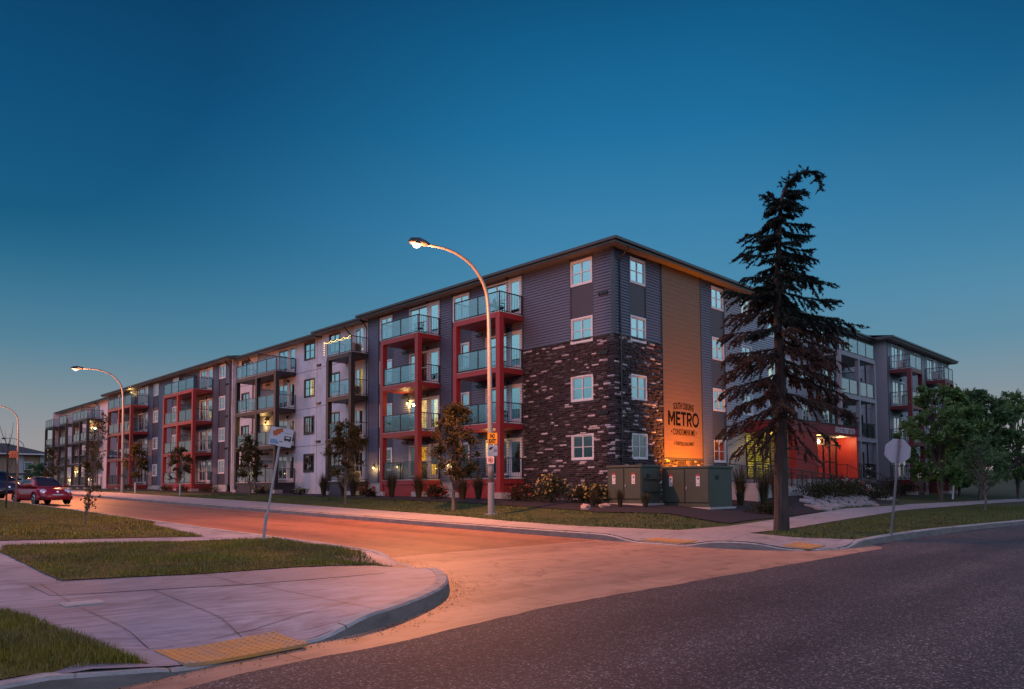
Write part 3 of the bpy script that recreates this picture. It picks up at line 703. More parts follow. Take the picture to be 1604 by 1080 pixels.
# balconies: slab > railing, glass panels, divider
def balcony(f, u0, u1, pr, z, mat, mids=(), glass_front=True, side0=True, dividers=(), side1=True, lvl=0):
    """u0 is the end nearer the camera; the front runs at out = pr"""
    s = MB(); f.box(s, u0, u1, .05, pr, z-.26, z); o = s.build('balcony', M[mat], B)
    d = MB(); f.box(d, u0-.02, u1+.02, .05, pr+.02, z, z+.035); d.build('deck_edge', M['conc'], o)
    rl = MB(); z0, z1 = z+.09, z+1.08; p = f.pt
    q = pr-.05
    us = [u0+.05, *mids, u1-.05]
    for u in us: f.box(rl, u-.025, u+.025, q-.025, q+.025, z+.03, z1+.03)
    f.box(rl, u0+.025, u1-.025, q-.03, q+.03, z1, z1+.045); f.box(rl, u0+.05, u1-.05, q-.016, q+.016, z0, z0+.035)
    for uu, on in ((u0+.05, side0), (u1-.05, side1)):
        if not on: continue
        f.box(rl, uu-.03, uu+.03, .04, q-.03, z1+.001, z1+.044); f.box(rl, uu-.016, uu+.016, .04, q-.02, z0, z0+.035); f.box(rl, uu-.025, uu+.025, .03, .08, z+.03, z1)
        n = int(q/.12)
        for k in range(1, n): f.box(rl, uu-.008, uu+.008, q*k/n-.008, q*k/n+.008, z0, z1)
    rl.build('railing', M['black'], o)
    for a, b in zip(us[:-1], us[1:]):
        n = max(1, round((b-a)/1.45))
        for i in range(n):
            g = MB(); f.box(g, a+(b-a)*i/n+.045, a+(b-a)*(i+1)/n-.045, q-.006, q+.006, z0+.04, z1-.015); g.build('glass_panel', M['rail_glass'], o)
            if i:
                g = MB(); um = a+(b-a)*i/n; f.box(g, um-.02, um+.02, q-.02, q+.02, z+.03, z1); g.build('baluster', M['black'], o)
    for u in dividers:
        g = MB(); f.box(g, u-.008, u+.008, .1, q-.08, z+.1, z+1.78); g.build('privacy_screen', M['rail_glass'], o)
        g = MB(); f.box(g, u-.02, u+.02, .06, .1, z+.03, z+1.82); f.box(g, u-.02, u+.02, q-.08, q-.04, z+.03, z+1.82); f.box(g, u-.02, u+.02, .1, q-.08, z+1.78, z+1.82); g.build('screen_frame', M['black'], o)
    return o
def posts(f, us, pr, z0, mat, w=.30, top=None):
    for u in us:
        s = MB(); f.box(s, u-w/2, u+w/2, pr-w-.01, pr+.012, z0, (top or FL[3])-.262); s.build('post', M[mat], B)
        for k in (1, 2):
            pass
def bay(f, u0, u1, pr, pu, mat, mids=(), dividers=(), skirt=None, w=.30, zb=.9):
    for k, z in enumerate(FL):
        balcony(f, u0, u1, pr, z, mat, mids, dividers=dividers)
    # the frame carries every slab: short lengths of post between them
    pu = [u0+w/2-.025]+list(pu[1:-1])+[u1-w/2+.025]
    for u in pu:
        zs = [zb]+[z-.262 for z in FL]
        s = MB(); f.box(s, u-w/2, u+w/2, pr-w+.02, pr+.03, zb, FL[3]-.262)
        s.build('post', M[mat], B)
    for k in (1, 2, 3):
        s = MB(); f.box(s, pu[0]+w/2, pu[-1]-w/2, pr+.001, pr+.022, FL[k]-.262, FL[k]-.01) if len(pu) > 1 else None
        if len(pu) > 1 and pu[-1] > pu[0]: s.build('beam', M[mat], B)
    if skirt:
        s = MB(); n = 5; h = (F0-.27-zb)/n
        for i in range(n):
            f.box(s, u0+.02, u1-.02, pr-.10+.012*(i % 1), pr-.05, zb+i*h+.012, zb+(i+1)*h)
            f.box(s, u0+.05, u0+.10, .0, pr-.1, zb+i*h+.012, zb+(i+1)*h)
        f.box(s, u0+.06, u1-.04, pr-.14, pr-.101, zb, F0-.27)
        s.build('skirt_boards', M[skirt], B)
    for u in pu:
        if u != pu[0] or True:
            s = MB(); f.box(s, u-.34, u+.34, pr-.55, pr+.12, zb-.5, zb+.34); s.build('footing', M['conc'], B)
bay(L1, 6.1, 9.85, 1.76, [6.25, 9.7], 'red', [7.85], skirt='red', zb=.85)
bay(L1, 13.2, 17.05, 1.70, [13.35, 16.9], 'red', [15.0], skirt='red', zb=.88)
bay(L2a, 21.2, 24.4, 1.5, [21.35, 24.25], 'darkpost', [22.8], skirt='panel', zb=.9)
bay(L2b, 32.1, 39.4, 1.72, [32.3, 35.5, 39.2], 'darkpost', [33.8, 35.5, 37.4], dividers=[35.5], skirt='panel', zb=1.0)
bay(L1, 47.15, 54.8, 1.82, [47.3, 51.0, 54.6], 'red', [49.1, 51.0, 52.8], dividers=[51.0], skirt='red', zb=1.1)
bay(L1, 64.65, 72.9, 1.84, [64.8, 68.8, 72.7], 'red', [66.8, 68.8, 70.8], dividers=[68.8], skirt='red', zb=1.25)
bay(L4, 84.9, 92.0, 1.85, [85.1, 88.3, 91.7], 'darkpost', [86.7, 88.3, 90.0], dividers=[88.3], skirt='panel', zb=1.3)
bay(L4, 95.3, 99.2, 1.85, [95.5, 99.0], 'darkpost', [97.2], skirt='panel', zb=1.35)
bay(L4, 102.5, 107.2, 1.85, [102.8, 106.9], 'darkpost', [104.8], skirt='panel', zb=1.4)
bay(R3, 22.5, 29.0, 2.15, [22.6, 25.85, 28.9], 'stucco_grey', [24.2, 25.85, 27.4], dividers=[25.85], skirt='panel', zb=.8, w=.24)
bay(R4, 34.4, 37.3, 1.62, [34.6, 37.1], 'maroon', [35.9], skirt='maroon', zb=.6)
bay(R4, 43.6, 46.1, 1.55, [43.8, 45.9], 'maroon', [44.9], skirt='maroon', zb=.6)

# orange cladding with the wall lettering
def text_verts(body, size, bold=0., sx=1., spacing=1.):
    cu = bpy.data.curves.new('text', 'FONT'); cu.body = body; cu.size = size; cu.offset = bold; cu.align_x = 'CENTER'; cu.space_character = spacing; cu.resolution_u = 3
    o = bpy.data.objects.new('text', cu); COL.objects.link(o)
    dg = bpy.context.evaluated_depsgraph_get(); me = bpy.data.meshes.new_from_object(o.evaluated_get(dg))
    V = [(v.co.x*sx, v.co.y) for v in me.vertices]; Fc = [tuple(p.vertices) for p in me.polygons]
    bpy.data.objects.remove(o); bpy.data.meshes.remove(me); bpy.data.curves.remove(cu)
    return V, Fc
def lettering(name, lines, tf, mat, parent, th=.012):
    """lines: (text, size, bold, sx, centre height, arc, spacing); tf maps (x, depth, z) to the world"""
    mb = MB()
    for body, size, bold, width, zc, arc, spc in lines:
        V, Fc = text_verts(body, size, bold, 1., spc)
        x0, x1 = min(v[0] for v in V), max(v[0] for v in V); k = width/(x1-x0); xm = (x0+x1)/2
        y0, y1 = min(v[1] for v in V), max(v[1] for v in V); ym = (y0+y1)/2
        n = len(mb.v)
        for x, y in V: mb.v.append(tf((x-xm)*k, th, zc+(y-ym)+arc*((x-xm)*k)**2))
        for f in Fc: mb.f.append(tuple(n+i for i in f)); mb.mi.append(0)
    return mb.build(name, mat, parent)
s = MB(); nb = 42; z0, z1 = 2.95, TOP
for i in range(nb):
    a, b = z0+(z1-z0)*i/nb, z0+(z1-z0)*(i+1)/nb
    R1.box(s, 4.0, 7.7, -.02, .05, a+.004, b-.004)
R1.box(s, 3.99, 7.71, -.03, .044, z0, z1)
clad = s.build('wood_cladding', M['orange_clad'], B)
s = MB(); R1.box(s, 3.95, 4.0, 0, .075, 2.9, TOP); R1.box(s, 7.7, 7.75, 0, .075, 2.9, TOP); R1.box(s, 3.95, 7.75, 0, .08, 2.86, 2.95); s.build('edge_trim', M['trim'], clad)
tfR = lambda x, d, z: (5.88+x, -.05-d, z)
lettering('lettering', [('SOUTH OSBORNE', .50, .004, 1.95, 5.72, -.07, 1.05), ('\u2022 CONDOMINIUMS \u2022', .46, .003, 2.45, 4.33, 0, 1.05), ('A STREETSIDE DEVELOPMENT', .27, .002, 1.9, 3.70, .05, 1.08)], tfR, M['letter'], clad)
def metro():
    mb = MB(); x0, z0, h, t = -1.475, 4.66, .74, .135
    F = lambda pts: mb.face([tfR(x0+x, .013, z0+z) for x, z in pts])
    F([(0,0),(t,0),(t,h),(0,h)]); F([(.50,0),(.50+t,0),(.50+t,h),(.50,h)]); F([(t,h),(t,h-.26),(.3175,.12),(.3175,.36)]); F([(.50,h),(.3175,.36),(.3175,.12),(.50,h-.26)])
    x = .72; F([(x,0),(x+t,0),(x+t,h),(x,h)]); F([(x+t,0),(x+.42,0),(x+.42,t),(x+t,t)]); F([(x+t,h-t),(x+.42,h-t),(x+.42,h),(x+t,h)]); F([(x+t,h/2-t/2),(x+.37,h/2-t/2),(x+.37,h/2+t/2),(x+t,h/2+t/2)])
    x = 1.20; F([(x,h-t),(x+.48,h-t),(x+.48,h),(x,h)]); F([(x+.24-t/2,0),(x+.24+t/2,0),(x+.24+t/2,h-t),(x+.24-t/2,h-t)])
    x = 1.76; F([(x,0),(x+t,0),(x+t,h),(x,h)]); F([(x+t,h-t),(x+.26,h-t),(x+.26,h),(x+t,h)]); F([(x+t,.28),(x+.26,.28),(x+.26,.28+t*.9),(x+t,.28+t*.9)])
    arc = lambda cx, cz, ro, ri, a0, a1, n, sx=1.: [F([(cx+sx*ro*math.cos(a), cz+ro*math.sin(a)),(cx+sx*ro*math.cos(b), cz+ro*math.sin(b)),(cx+sx*(ri)*math.cos(b), cz+ri*math.sin(b)),(cx+sx*ri*math.cos(a), cz+ri*math.sin(a))]) for a, b in ((R(a0+(a1-a0)*k/n), R(a0+(a1-a0)*(k+1)/n)) for k in range(n))]
    arc(x+.26, .51, .23, .23-t*.93, -90, 90, 10); F([(x+.20,.28),(x+.34,.28),(x+.50,0),(x+.345,0)])
    arc(2.62, h/2, .39, .39-t, 0, 360, 28, .86)
    mb.build('lettering', M['letter'], clad)
metro()

# the entrance: canopy, red walls, platform, lobby glazing (parts of the building)
CU0, CU1, CF = 12.4, 22.3, 2.9
s = MB(); R1.box(s, CU0, CU1, .05, CF, 4.64, 5.26); can = s.build('entrance_canopy', M['redfascia'], B)
s = MB(); R1.box(s, CU0-.04, CU1+.04, .05, CF+.04, 5.26, 5.32); s.build('cap_flashing', M['fascia'], can)
s = MB(); R1.box(s, CU0+.2, CU1-.3, .06, CF-.15, 4.615, 4.638); s.build('canopy_ceiling', M['soffit'], can)
tfE = lambda x, d, z: (20.15+x, -CF-d, z)
lettering('lettering', [('670 HUGO STREET SOUTH', .48, .012, 3.15, 4.97, 0, 1.0)], tfE, M['white'], can)
s = MB(); R1.box(s, CU1-.28, CU1-.02, .0, CF-.02, F0-.05, 4.64); s.build('entrance_wall', M['red_ent'], B)
M['red_pier'] = pmat('entrance_red_pier', (.30,.018,.012,1), .55, .08)
s = MB(); R1.box(s, 13.1, 15.9, CF-.5, CF-.04, F0-.05, 4.64); s.build('entrance_pier', M['red_pier'], B)
s = MB(); R1.box(s, CU0-.1, CU1+.3, .0, CF+.1, 0, F0-.04); s.build('entrance_platform', M['conc'], B)
s = MB()
for u in (12.6,13.6,14.6,15.6): R1.box(s, u-.04, u+.04, .03, .10, F0, 4.5)
for z in (F0, 2.9, 4.42): R1.box(s, 12.6, 15.6, .03, .09, z, z+.08)
lob = s.build('lobby_window', M['black'], B)
s = MB(); R1.box(s, 12.64, 15.56, .05, .06, F0+.08, 4.42); s.build('pane', M['pane'], lob)
s = MB(); R1.box(s, 12.6, 15.6, .022, .028, F0, 4.5); s.build('lit_room', M['room_yellow'], lob)
s = MB()
for u in (15.95,16.95,17.95,18.95,19.95,20.95,21.98): R1.box(s, u-.045, u+.045, 1.5, 1.6, F0, 4.6)
for z in (F0, 2.95, 4.1, 4.5): R1.box(s, 15.9, 22.02, 1.51, 1.59, z, z+.09)
ed = s.build('entrance_door', M['black'], B)
s = MB(); R1.box(s, 15.95, 22.0, 1.54, 1.55, F0+.05, 4.55); s.build('pane', M['pane'], ed)
s = MB()
for u in (18.75, 19.15): s.bar((u, -1.66, F0+.85), (u, -1.66, F0+1.5), .03)
s.build('handle', M['galv'], ed)
for u in (14.4, 17.6, 20.8):
    s = MB(); R1.box(s, u-.12, u+.12, 2.1, 2.34, 4.595, 4.614); s.build('canopy_light', M['bulb'], can)
LAMPS.append(((20.9, -2.3, 4.42), 60, (1,.62,.30), .12)); LAMPS.append(((14.2, -1.0, 4.3), 60, (1,.66,.12), .1)); LAMPS.append(((18.3, -.8, 4.2), 16, (1,.6,.25), .1))
# flood light in the bed that washes the wall sign
fl = empty('flood_light', (5.4,-2.6,lz(5.4,-2.6)), 0, 'small black flood light in the bed behind the cabinets, aimed at the wall sign', 'flood light')
s = MB(); s.tube([(0,0,-.1),(0,0,.3)], .025, 6); s.build('stake', M['black'], fl)
s = MB(); s.box(-.16,.16,-.09,.05,.3,.5); s.build('housing', M['black'], fl, bevel=.015)
s = MB(); s.box(-.13,.13,.051,.058,.33,.48); s.build('lens', M['bulb'], fl)

# entrance steps with handrails, and the ramp with its railing
st = empty('entrance_steps', (0,0,0), 0, 'concrete entrance steps with black handrails under the red canopy', 'steps')
s = MB(); n = 8; zt = F0-.05; zb = lz(21.3, -5.0)
for i in range(n):
    z = zt-(zt-zb)*(i+1)/n; y1 = -3.02-.27*i; s.box(19.9, 22.4, y1-.27, y1, zb-.4, z+(zt-zb)/n*.999 if i == -1 else z)
s.build('treads', M['conc'], st)
s = MB(); yb = -3.02-.27*n
s.hexa([(19.62,yb,zb-.4),(19.88,yb,zb-.4),(19.88,-3.01,zb-.4),(19.62,-3.01,zb-.4),(19.62,yb,zb+.25),(19.88,yb,zb+.25),(19.88,-3.01,zt+.12),(19.62,-3.01,zt+.12)]); s.build('side_wall', M['conc'], st)
for xx in (19.95, 22.35):
    h = MB(); a, b = (xx,-3.05,zt+.95), (xx,yb-.1,zb+.95)
    h.tube([(xx,-2.5,zt+.95), a, b, (xx,yb-.3,zb+.93)], .024, 6); h.tube([(xx,-3.05,zt+.15),(xx,yb-.1,zb+.15)], .018, 6)
    h.tube([(xx,-3.0,zt-.1), a], .022, 6); h.tube([(xx,yb-.1,zb-.1), b], .022, 6)
    for k in range(1, 17):
        t = k/17; y = a[1]+(b[1]-a[1])*t; z = a[2]+(b[2]-a[2])*t; h.bar((xx,y,z-.8),(xx,y,z), .014)
    h.build('handrail', M['black'], st)
rp = empty('entrance_ramp', (0,0,0), 0, 'sloping concrete entrance ramp with long black railing behind the spruce', 'ramp')
s = MB(); s.hexa([(4.8,-4.7,0),(18.6,-4.7,0),(18.6,-3.15,0),(4.8,-3.15,0),(4.8,-4.7,1.62),(18.6,-4.7,.82),(18.6,-3.15,.82),(4.8,-3.15,1.62)]); s.build('ramp_deck', M['conc'], rp)
for yy in (-4.62, -3.22):
    h = MB(); zf = lambda x: 1.62-.8*(x-4.8)/13.8
    h.tube([(x_, yy, zf(x_)+.95) for x_ in (4.8,10,18.6)], .026, 6); h.tube([(x_, yy, zf(x_)+.15) for x_ in (4.8,10,18.6)], .02, 6)
    for k in range(12): x_ = 4.85+k*1.245; h.bar((x_,yy,zf(x_)),(x_,yy,zf(x_)+.95), .045)
    for k in range(98): x_ = 4.9+k*.14; h.bar((x_,yy,zf(x_)+.15),(x_,yy,zf(x_)+.94), .012)
    h.build('railing', M['black'], rp)

# ------------------------------------------------------------------ plants
def leafmat(name, c, c2, rough=.55, ns=.9):
    m, nt, out = nodes(name); L = nt.links.new
    d = N(nt, 'BsdfPrincipled', Roughness=rough); d.inputs['Specular IOR Level'].default_value = .3
    t = N(nt, 'BsdfTranslucent'); mx = N(nt, 'MixShader'); mx.inputs[0].default_value = .42
    g = N(nt, 'NewGeometry'); nz = N(nt, 'TexNoise', Scale=ns, Detail=3.); L(g.outputs['Position'], nz.inputs['Vector'])
    ad = N(nt, 'Math', operation='MULTIPLY_ADD'); ad.inputs[1].default_value = .5; L(g.outputs['Random Per Island'], ad.inputs[0]); L(nz.outputs[0], ad.inputs[2])
    r = ramp(nt, [(.4, c), (1., c2)]); L(ad.outputs[0], r.inputs[0])
    L(r.outputs[0], d.inputs['Base Color']); L(r.outputs[0], t.inputs['Color']); L(d.outputs[0], mx.inputs[1]); L(t.outputs[0], mx.inputs[2]); L(mx.outputs[0], out.inputs[0])
    M[name] = m
leafmat('leaf_green', (.06,.15,.045,1), (.21,.36,.12,1)); leafmat('leaf_deep', (.045,.11,.045,1), (.15,.27,.11,1))
leafmat('leaf_street', (.042,.040,.012,1), (.105,.085,.022,1)); leafmat('leaf_bush', (.014,.022,.010,1), (.05,.055,.018,1)); leafmat('leaf_grass', (.05,.045,.022,1), (.12,.10,.05,1))
leafmat('needle_green', (.014,.024,.020,1), (.030,.046,.034,1), ns=2.); leafmat('needle_dead', (.040,.026,.021,1), (.15,.095,.072,1), ns=1.6)
M['bark'] = pmat('bark', (.055,.042,.036,1), .9, .4, 9, bump=1, bscale=18, stretch=(1,1,.25))
M['bark_grey'] = pmat('bark_grey', (.13,.115,.10,1), .9, .35, 9, bump=1, bscale=18, stretch=(1,1,.3))
M['wrap'] = pmat('trunk_wrap', (.62,.6,.58,1), .7, .06)
M['flower_white'] = pmat('flower_cream', (.40,.31,.10,1), .6, .1); M['flower_red'] = pmat('flower_red', (.35,.05,.02,1), .6, .1)
M['stake'] = pmat('wood_stake', (.22,.13,.085,1), .8, .2, 6)

def quads(C, size, up=0., aspect=.55, rng=RNG, D=None):
    """one lozenge leaf per centre; D optional long axes"""
    n = len(C)
    if D is None:
        D = rng.normal(size=(n,3)); D[:,2] = D[:,2]*(1-up)-up*.3
    D = D/np.linalg.norm(D, axis=1)[:,None]
    Q = rng.normal(size=(n,3)); W = np.cross(D, Q); W /= np.linalg.norm(W, axis=1)[:,None]+1e-9
    s = np.asarray(size)*rng.uniform(.7,1.3,n); s = s[:,None]
    V = np.stack([C-D*s*.5, C+W*s*aspect*.5, C+D*s*.5, C-W*s*aspect*.5], 1).reshape(-1,3)
    return V, np.arange(n*4).reshape(-1,4)

def tree(name, base, h, crown, nleaf, lsize, trunk_r, lmat, label, group=None, seed=0, stems=1, bare=.25, lean=(0,0), wrap=False, cat='tree', bmat='bark_grey', nclump=46, spread=.30):
    """crown: list of (height fraction, radius); clumps of leaves hang on real limbs"""
    rg = np.random.default_rng(seed); rr = random.Random(seed)
    o = empty(name, (base[0], base[1], lz(*base)), 0, label, cat, group)
    hs = [c[0] for c in crown]; rs = [c[1] for c in crown]
    rad = lambda t: float(np.interp(t, hs, rs))
    tb = MB(); tops = []
    for s in range(stems):
        a = rr.uniform(0, 6.28); sp_ = 0 if stems == 1 else rr.uniform(.12,.3)
        fx, fy = lean[0]+math.cos(a)*sp_*h*.35, lean[1]+math.sin(a)*sp_*h*.35
        path = []; n = 7
        for i in range(n):
            t = i/(n-1); path.append(Vector((fx*t**1.3+rr.uniform(-1,1)*.018*h*(t>0), fy*t**1.3+rr.uniform(-1,1)*.018*h*(t>0), h*.93*t-.08)))
        tb.tube(path, [trunk_r*(1-.85*(i/(n-1)))*(1 if stems == 1 else .7) for i in range(n)], 8); tops.append(path)
    C = []
    for k in range(nclump):
        t = rr.uniform(hs[0], hs[-1])**.9; t = min(max(t, hs[0]), hs[-1]); r = rad(t)*math.sqrt(rr.uniform(.12,1)); a = rr.uniform(0, 6.28)
        path = rr.choice(tops); ax = lambda q: path[0].lerp(path[-1], q)
        at = max(bare*.8, t-.16-rr.uniform(0,.12)); i = at*(len(path)-1); i0 = min(int(i), len(path)-2); st_ = path[i0].lerp(path[i0+1], i-i0)
        cx = lean[0]*t**1.3; cy = lean[1]*t**1.3
        e = Vector((cx+math.cos(a)*r, cy+math.sin(a)*r, h*t))
        mid = st_.lerp(e, .5)+Vector((rr.uniform(-.1,.1)*h*.2, rr.uniform(-.1,.1)*h*.2, .03*h))
        tb.tube([st_, mid, e], [trunk_r*.30, trunk_r*.17, trunk_r*.05], 5, cap=False)
        sub = max(2, int(nleaf/nclump))
        cs = spread*h*.30*rr.uniform(.6,1.25)
        # leaves along several twigs of this clump, so that the outline breaks up
        for q in range(5):
            d = np.array([rr.gauss(0,1), rr.gauss(0,1), rr.gauss(.15,.7)]); d /= np.linalg.norm(d)
            tip = np.array(e)+d*cs; m = sub//5+1
            tt = rg.uniform(.1,1,m)[:,None]
            C.append(np.array(e)*(1-tt)+tip*tt+rg.normal(size=(m,3))*cs*.16)
            tb.tube([e, tuple(tip)], [trunk_r*.06, trunk_r*.025], 4, cap=False)
    tb.build('trunk', M[bmat], o, smooth=False)
    V, F = quads(np.concatenate(C), lsize, .2, .5, rg)
    npmesh('crown', V, F, M[lmat], o)
    if wrap:
        w = MB(); w.tube([(0,0,0),(lean[0]*.1,lean[1]*.1,.9)], trunk_r*1.25, 8); w.build('trunk_guard', M['wrap'], o)
    return o
ROUND = [(.28,.35),(.4,.9),(.6,1.),(.8,.75),(.97,.2)]
def crown(w, sh=ROUND): return [(t, r*w) for t, r in sh]
SG = 'young street trees along the verge'
tree('street_tree', (-7.14,3.42), 4.75, crown(1.05), 5200, .13, .085, 'leaf_street', 'leafy brown green street tree beside the lamp post with sign plates', SG, 11, lean=(.1,-.1), nclump=60)
tree('street_tree', (-7.03,12.4), 4.5, crown(1.2,[(.3,.4),(.42,.95),(.62,1.),(.82,.7),(.98,.2)]), 4200, .14, .07, 'leaf_street', 'leafy brown green street tree in front of the dark narrow balconies with outdoor units', SG, 12, nclump=48)
tree('street_tree', (-4.3,29.8), 4.2, crown(1.15), 3000, .17, .06, 'leaf_street', 'street tree before the pale stucco wall, behind the leaning bus stop sign', SG, 13)
tree('street_tree', (-7.2,35.2), 3.7, crown(.85), 1500, .17, .05, 'leaf_street', 'small street tree with white trunk guard before the wide red balconies', SG, 14, wrap=True, nclump=30)
tree('street_tree', (-7.6,44.0), 4.1, crown(.95), 1500, .18, .05, 'leaf_street', 'small street tree with white trunk guard, just right of the second lit lamp', SG, 15, wrap=True, nclump=30)
tree('street_tree', (-7.5,57), 4.2, crown(.9), 1000, .2, .05, 'leaf_street', 'distant street tree with white trunk guard, just left of the second lit lamp', SG, 16, wrap=True, nclump=26)
tree('street_tree', (-7.5,73), 4.4, crown(1.0), 900, .22, .05, 'leaf_street', 'farthest street tree with white trunk guard near the far building end', SG, 17, wrap=True, nclump=26)
tree('sapling', (-21.4,3.83), 3.35, [(.07,.10),(.2,.12),(.35,.16),(.6,.30),(.8,.26),(.99,.1)], 520, .085, .028, 'leaf_street', 'thin leaning sapling with sparse leaves on the near lawn beside the road', 'saplings on the near lawns', 18, lean=(.36,-.32), nclump=30, bare=.1, spread=.22)
# bare sapling with two stakes
o = empty('bare_sapling', (-21.0,18.1,lz(-21.0,18.1)), 0, 'bare leafless sapling tied between two wooden stakes near the parked cars', 'tree', 'saplings on the near lawns')
s = MB(); rr = random.Random(5)
s.tube([(0,0,-.1),(.03,0,1.2),(.0,.02,2.4),(.05,0,2.9)], [.04,.035,.025,.018], 6)
for k in range(11):
    z = 1.3+k*.15; a = rr.uniform(0,6.28); l = rr.uniform(.35,.75); s.tube([(.02,0,z),(.02+math.cos(a)*l*.4,math.sin(a)*l*.4,z+l*.55),(.02+math.cos(a)*l*.55,math.sin(a)*l*.55,z+l*1.25)], [.013,.009,.004], 4)
s.tube([(.04,0,2.7),(-.18,.17,3.3),(-.33,.3,3.95)], [.016,.012,.005], 4); s.tube([(.04,0,2.7),(.13,-.12,3.3),(.17,-.16,3.85)], [.016,.011,.005], 4)
s.build('trunk', M['bark'], o)
for sx in (-1, 1):
    q = MB(); q.bar((sx*.3,-sx*.28,-.2),(sx*.3+.15*sx*.3,-sx*.28,2.0), .06); q.build('stake', M['stake'], o)
# big trees at the right
GR = 'leafy trees beyond the right lawn'
tree('broadleaf_tree', (26.2,-6.6), 7.6, crown(2.9,[(.14,.4),(.28,.85),(.5,1.),(.75,.85),(.97,.25)]), 28000, .23, .15, 'leaf_green', 'full green tree in front of the far balconies, just right of the stop sign', GR, 21, stems=3, nclump=120, spread=.22)
tree('broadleaf_tree', (33.0,-7.2), 7.9, crown(2.7,[(.16,.4),(.3,.85),(.5,1.),(.75,.8),(.97,.25)]), 24000, .23, .15, 'leaf_deep', 'tall dark green tree in the middle of the right hand group', GR, 22, stems=2, nclump=100, spread=.22)
tree('broadleaf_tree', (41.0,-8.0), 8.4, crown(2.8,[(.18,.4),(.3,.8),(.5,1.),(.75,.7),(.97,.2)]), 20000, .24, .16, 'leaf_green', 'multi stemmed green tree with open crown near the right edge', GR, 23, stems=4, nclump=90, spread=.22)
tree('broadleaf_tree', (47.5,-10.5), 8.0, crown(2.2,[(.18,.4),(.3,.8),(.5,1.),(.75,.7),(.97,.2)]), 17000, .25, .15, 'leaf_deep', 'green tree cut by the right edge of the picture', GR, 24, stems=3, nclump=80, spread=.22)
tree('broadleaf_tree', (37.5,-4.8), 6.2, crown(2.0,[(.1,.5),(.3,.9),(.5,1.),(.75,.7),(.97,.2)]), 7000, .23, .12, 'leaf_deep', 'low dark tree close to the building end behind the others', GR, 25, stems=3, nclump=70, spread=.22)
tree('small_tree', (15.1,-11.6), 3.7, crown(1.25,[(.3,.3),(.42,.8),(.62,1.),(.82,.75),(.98,.25)]), 4200, .12, .06, 'leaf_deep', 'small round grey green tree standing alone on the right lawn', GR, 26, nclump=60, spread=.26)
# far trees behind the left end
for i, (x, y, h, w, lb) in enumerate(((4.0,136,4.6,2.3,'rounded dark tree beyond the road end, between house and apartment building'),(6.2,138,6.0,1.8,'taller slender dark tree close to the far left building end'),(8.6,166,5.6,2.4,'low dark tree touching the distant house roof corner'))):
    tree('distant_tree', (x,y), h, crown(w,[(.08,.7),(.3,1.),(.6,.9),(.97,.3)]), 1600, .5, .15, 'leaf_deep', lb, 'distant trees at the road end', 31+i, nclump=40, spread=.3)
for i, (x, y, h, w, lb) in enumerate(((66,6,6,4.2,'distant tree on the grassy bank, behind the open crowned tree'),(80,-4,5.5,4.5,'distant tree on the grassy bank at the far right edge'))):
    tree('distant_tree', (x,y), h, crown(w,[(.08,.7),(.3,1.),(.6,.9),(.97,.3)]), 1800, .45, .15, 'leaf_deep', lb, 'distant trees on the bank', 41+i, nclump=40, spread=.3)

